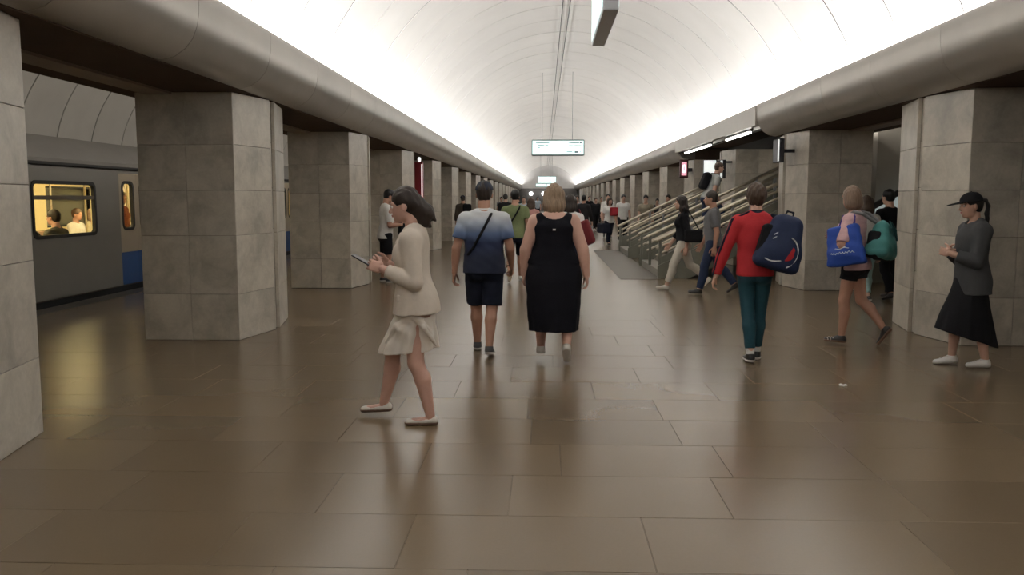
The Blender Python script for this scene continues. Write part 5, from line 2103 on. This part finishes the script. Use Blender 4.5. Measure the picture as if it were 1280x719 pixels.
# red skirt beyond the black dress
C_DRED = cloth('dark_red_cloth', (0.135, 0.018, 0.022))
f = Fig(1.70, 'f', 1.0, legs={-1: dict(flex=20, knee=8, foot=0, abd=1), 1: dict(flex=-20, knee=26, foot=40, abd=1)}, arms={-1: dict(u=(-0.15, 0.2, -1), f=(0, 0.4, -1)), 1: dict(u=(0.2, -0.2, -1), f=(0.05, 0.2, -1))}, head=(-4, 0, 0), h=0.013)
f.place((0.43, 13.9, 0), -8, 'dark-haired woman in white top walking just beyond the black dress')
f.body(SK_L, True)
f.top('shirt', C_WHITE, 0.014, 0.02, 0.5, 0.018, 0.0, 0.306, None)
f.skirt('skirt', C_NAVY, [(0.50, 0.0, -0.01, 0.20, 0.21), (0.65, 0.0, -0.01, 0.20, 0.19), (0.85, 0.0, 0, 0.180, 0.150), (1.04, 0, 0, 0.14, 0.115)], (8, 0.06, 0.85, 0.4))
f.shoes(S_CREAM, None, 0.010)
f.hair(H_DARK, 'shoulder', 0.010)
b = Bag(f, 'shoulder_bag', V3(0.28, -0.08, 0.86), 'dark red bag seen just past the arm of the woman in the black dress', 'bag')
q = SDF(0.011)
q.box(V3(0.265, -0.08, 1.07), (0.105, 0.10, 0.20), Ry(-24).T, 0.05, 0.02, taper=-0.15)
q.noise = (0.006, (14, 14, 14), 4)
b.put('bag_body', q, C_DRED)
q = SDF(0.009)
q.chain([V3(0.19, -0.08, 1.23), V3(0.17, -0.03, 1.37), V3(0.145, 0.0, 1.44), V3(0.17, 0.06, 1.36), V3(0.22, -0.02, 1.20)], [0.012] * 5, 0.005)
b.put('strap', q, C_DRED)

# right-hand platform, half hidden by pillars and bags
p = walker('person dressed in black half hidden behind the pillar edge beside the teal backpack', (5.50, 13.75, 0), 20, 1.74, 'm', SK_L, H_BLACK, 'short', C_BLACK, C_BLACK, 1, 0.4, 1.05, 0.014, 1.9)
p = walker('woman in pale turquoise wide trousers mostly hidden behind the woman in pink', (4.98, 13.30, 0), 14, 1.64, 'f', SK_L, H_BROWN, 'shoulder', C_WHITE, cloth('pale_turquoise_cloth', (0.30, 0.45, 0.44)), 1, 0.5, 1.0, 0.014, 0.6, length=1.85, shoe=S_BLACK, sole=S_SOLE)

# the crowd down the hall; px column and distance give the spot
C_BROWN = cloth('brown_jacket_cloth', (0.085, 0.068, 0.055))
C_SUIT = cloth('dark_suit_cloth', (0.022, 0.021, 0.022))
C_ROSE = cloth('rose_cloth', (0.42, 0.22, 0.20))
C_KHAKI = cloth('khaki_cloth', (0.22, 0.19, 0.14))
C_MID = cloth('mid_grey_cloth', (0.20, 0.20, 0.21))
C_LBLUE = cloth('light_blue_cloth', (0.30, 0.36, 0.42))
C_DGREEN = cloth('dark_green_cloth', (0.03, 0.045, 0.035))


def at(px, Y):
    return ((px - 680.0) / 1060.0 * Y, Y, 0)


f = walker('man in brown jacket and dark cap walking between the train-side pillars', at(579, 30), 12, 1.74, 'm', SK_T, H_DARK, 'short', C_BROWN, C_NAVY, 1, 0.9, 1.05, 0.018, 1.9, cap=C_NAVY)
b = Bag(f, 'backpack', V3(0.12, -0.20, 1.0), 'black backpack on the man in brown jacket and cap', 'backpack')
q = SDF(0.016)
q.box(V3(0.12, -0.22, 1.22), (0.15, 0.09, 0.21), None, 0.06)
b.put('bag_body', q, C_BLACK)
f = walker('woman in white top with red bag in the crowd by the stair foot', at(761, 29.6), 200, 1.66, 'f', SK_L, H_BROWN, 'shoulder', C_WHITE, C_NAVY, 1, 0.9, 1.05, 0.018, 0.6)
b = Bag(f, 'shoulder_bag', V3(-0.06, 0.26, 1.02), 'red bag at the side of the woman in white by the stair foot', 'bag')
q = SDF(0.016)
q.box(V3(-0.06, 0.26, 1.17), (0.14, 0.08, 0.15), None, 0.05)
b.put('bag_body', q, cloth('bright_red_cloth', (0.30, 0.02, 0.03)))
b = Bag(f, 'travel_bag', V3(0.25, 0.10, 0.42), 'large navy travel bag carried by the woman in white with the red bag', 'bag')
q = SDF(0.016)
q.box(V3(0.25, 0.10, 0.60), (0.16, 0.26, 0.17), None, 0.06)
b.put('bag_body', q, C_NAVY)
q = SDF(0.012)
q.chain([V3(0.25, -0.02, 0.75), V3(0.25, 0.02, 0.84), V3(0.25, 0.18, 0.84), V3(0.25, 0.22, 0.75)], [0.012] * 4, 0.004)
b.put('handle', q, C_NAVY)
ROWSP = [
    ('man in dark suit striding with one leg kicked back beyond the black dress', 729, 29.5, -20, 1.78, 'm', 'short', C_SUIT, C_SUIT, 1.2, 1.9, H_BLACK),
    ('man in white T-shirt and dark trousers standing at the low end of the stair rails', 778, 31.2, 185, 1.74, 'm', 'short', C_WHITE, C_SUIT, 0.3, 0.6, H_BLACK),
    ('dark-haired man in white shirt just behind the woman with the red bag', 759, 35, 180, 1.80, 'm', 'short', C_WHITE, C_SUIT, 0.7, 1.2, H_BLACK),
    ('woman in rose top between the olive T-shirt and the blonde hair', 664, 21, 8, 1.62, 'f', 'shoulder', C_ROSE, C_NAVY, 0.7, 0.5, H_BROWN),
    ('man in khaki shirt beyond the stair rails, larger of the heads seen over them', 806, 28.6, 170, 1.72, 'm', 'short', C_KHAKI, C_NAVY, 0.6, 0.6, H_BLACK),
    ('dark-haired person in black beyond the stair rails, between two pillars', 820, 36, 170, 1.60, 'm', 'short', C_SUIT, C_SUIT, 0.6, 1.9, H_BLACK),
    ('dark-haired person beside the pillar with the red lit box, behind the rails', 834, 28.8, 150, 1.72, 'm', 'short', C_BROWN, C_SUIT, 0.4, 1.9, H_DARK),
    ('person in black walking alone in the crowd between the suit and the white tops', 744, 43, 190, 1.66, 'm', 'short', C_BLACK, C_BLACK, 0.8, 1.9, H_DARK),
    ('person in light grey top to the right of the blonde hair', 706, 27, 0, 1.70, 'm', 'short', C_MID, C_NAVY, 0.8, 0.6, H_DARK),
    ('man in grey shirt just left of the man in the dark suit', 721, 34, 180, 1.74, 'm', 'short', C_MID, C_SUIT, 0.7, 0.6, H_DARK),
    ('person in light blue shirt seen between olive T-shirt and rose top', 655, 33, 180, 1.70, 'm', 'short', C_LBLUE, C_NAVY, 0.7, 0.6, H_DARK),
    ('dark-clothed person beyond the man in olive, on the train side', 632, 30, 0, 1.76, 'm', 'short', C_SUIT, C_SUIT, 0.6, 1.9, H_BLACK),
    ('person in dark green top small in the distance left of the blonde hair', 648, 47, 0, 1.72, 'm', 'short', C_DGREEN, C_NAVY, 0.7, 0.6, H_DARK),
    ('distant person in white above the black dress shoulder', 714, 52, 180, 1.70, 'f', 'shoulder', C_WHITE, C_NAVY, 0.7, 0.6, H_BROWN),
    ('distant person in black near the middle of the hall, just past the suit', 736, 56, 180, 1.76, 'm', 'short', C_BLACK, C_SUIT, 0.7, 1.9, H_DARK),
    ('distant person in khaki near the far pillars on the stair side', 751, 55, 180, 1.70, 'm', 'short', C_KHAKI, C_SUIT, 0.6, 0.6, H_DARK),
    ('distant person in grey between the polo man and the olive T-shirt', 627, 48, 180, 1.70, 'm', 'short', C_MID, C_NAVY, 0.6, 0.6, H_DARK),
    ('distant person in light blue close to the far end wall', 672, 66, 180, 1.72, 'm', 'short', C_LBLUE, C_NAVY, 0.6, 0.6, H_DARK),
    ('distant person in dark suit close to the far end wall', 697, 70, 0, 1.76, 'm', 'short', C_SUIT, C_SUIT, 0.6, 1.9, H_DARK),
    ('distant person in rose top close to the far end wall', 684, 60, 0, 1.66, 'f', 'shoulder', C_ROSE, C_NAVY, 0.6, 0.6, H_BROWN),
]
for i, (lab, px, Y, hd, Hh, sx, st, tp, bt, strd, slv, hr) in enumerate(ROWSP):
    walker(lab, at(px, Y), hd, Hh, sx, SK_L if i % 3 else SK_T, hr, st, tp, bt, 1 if i % 2 else -1, strd, 1.0 + 0.05 * (i % 3), 0.020 if Y < 32 else 0.026, slv, detail=False)

# passengers in the train
SIT = {1: dict(flex=84, knee=84, abd=5), -1: dict(flex=84, knee=84, abd=5)}
ARM = {1: dict(u=(0.12, 0.25, -1), f=(-0.3, 1, -0.2), thumb=(0, 0, 1)), -1: dict(u=(-0.12, 0.25, -1), f=(0.3, 1, -0.2), thumb=(0, 0, 1))}
for lab, x, Y, hd, Hh, sx, st, tp, hr in (
        ('train passenger in dark olive jacket sitting with back to the window', XT - 0.42, 13.45, 84, 1.76, 'm', 'short', cloth('olive_jacket', (0.06, 0.055, 0.04)), H_DARK),
        ('train passenger in white shirt on the far bench, the one nearer the dark olive jacket', XT - TW + 0.42, 17.35, -95, 1.70, 'm', 'short', C_WHITE, H_BROWN),
        ('train passenger in cream shirt with pale hair by the far edge of the window', XT - TW + 0.42, 17.95, -80, 1.68, 'f', 'bob', cloth('cream_shirt', (0.60, 0.54, 0.38)), H_SAND),
        ('train passenger in dark clothes at the near edge of the window, cut by the pillar', XT - 0.42, 12.75, 100, 1.66, 'm', 'short', C_SUIT, H_BLACK)):
    walker(lab, (x, Y, 0.09), hd, Hh, sx, SK_T, hr, st, tp, C_NAVY, legs=SIT, arms=ARM, seat=0.50, h=0.014, sleeve=1.9, detail=True, lean=-4, hem=0.0)
walker('train passenger in reddish brown standing behind the door window', (XT - 0.62, 16.0, 0.09), -100, 1.66, 'f', SK_T, H_BROWN, 'shoulder', cloth('russet_cloth', (0.22, 0.07, 0.04)), C_SUIT, 1, 0.0, 1.0, 0.014, 1.9, detail=True)

# a scrap of paper on the floor
q = SDF(0.004)
q.box((0, 0, 0.008), (0.030, 0.018, 0.006), None, 0.003)
q.noise = (0.003, (60, 60, 60), 3)
o = link('paper_scrap', to_mesh('paper_scrap', [q.surface()], C_WHITE), None)
o.location = (2.60, 7.33, 0)
prop(o, 'tiny scrap of white paper lying on the brown floor', 'litter')
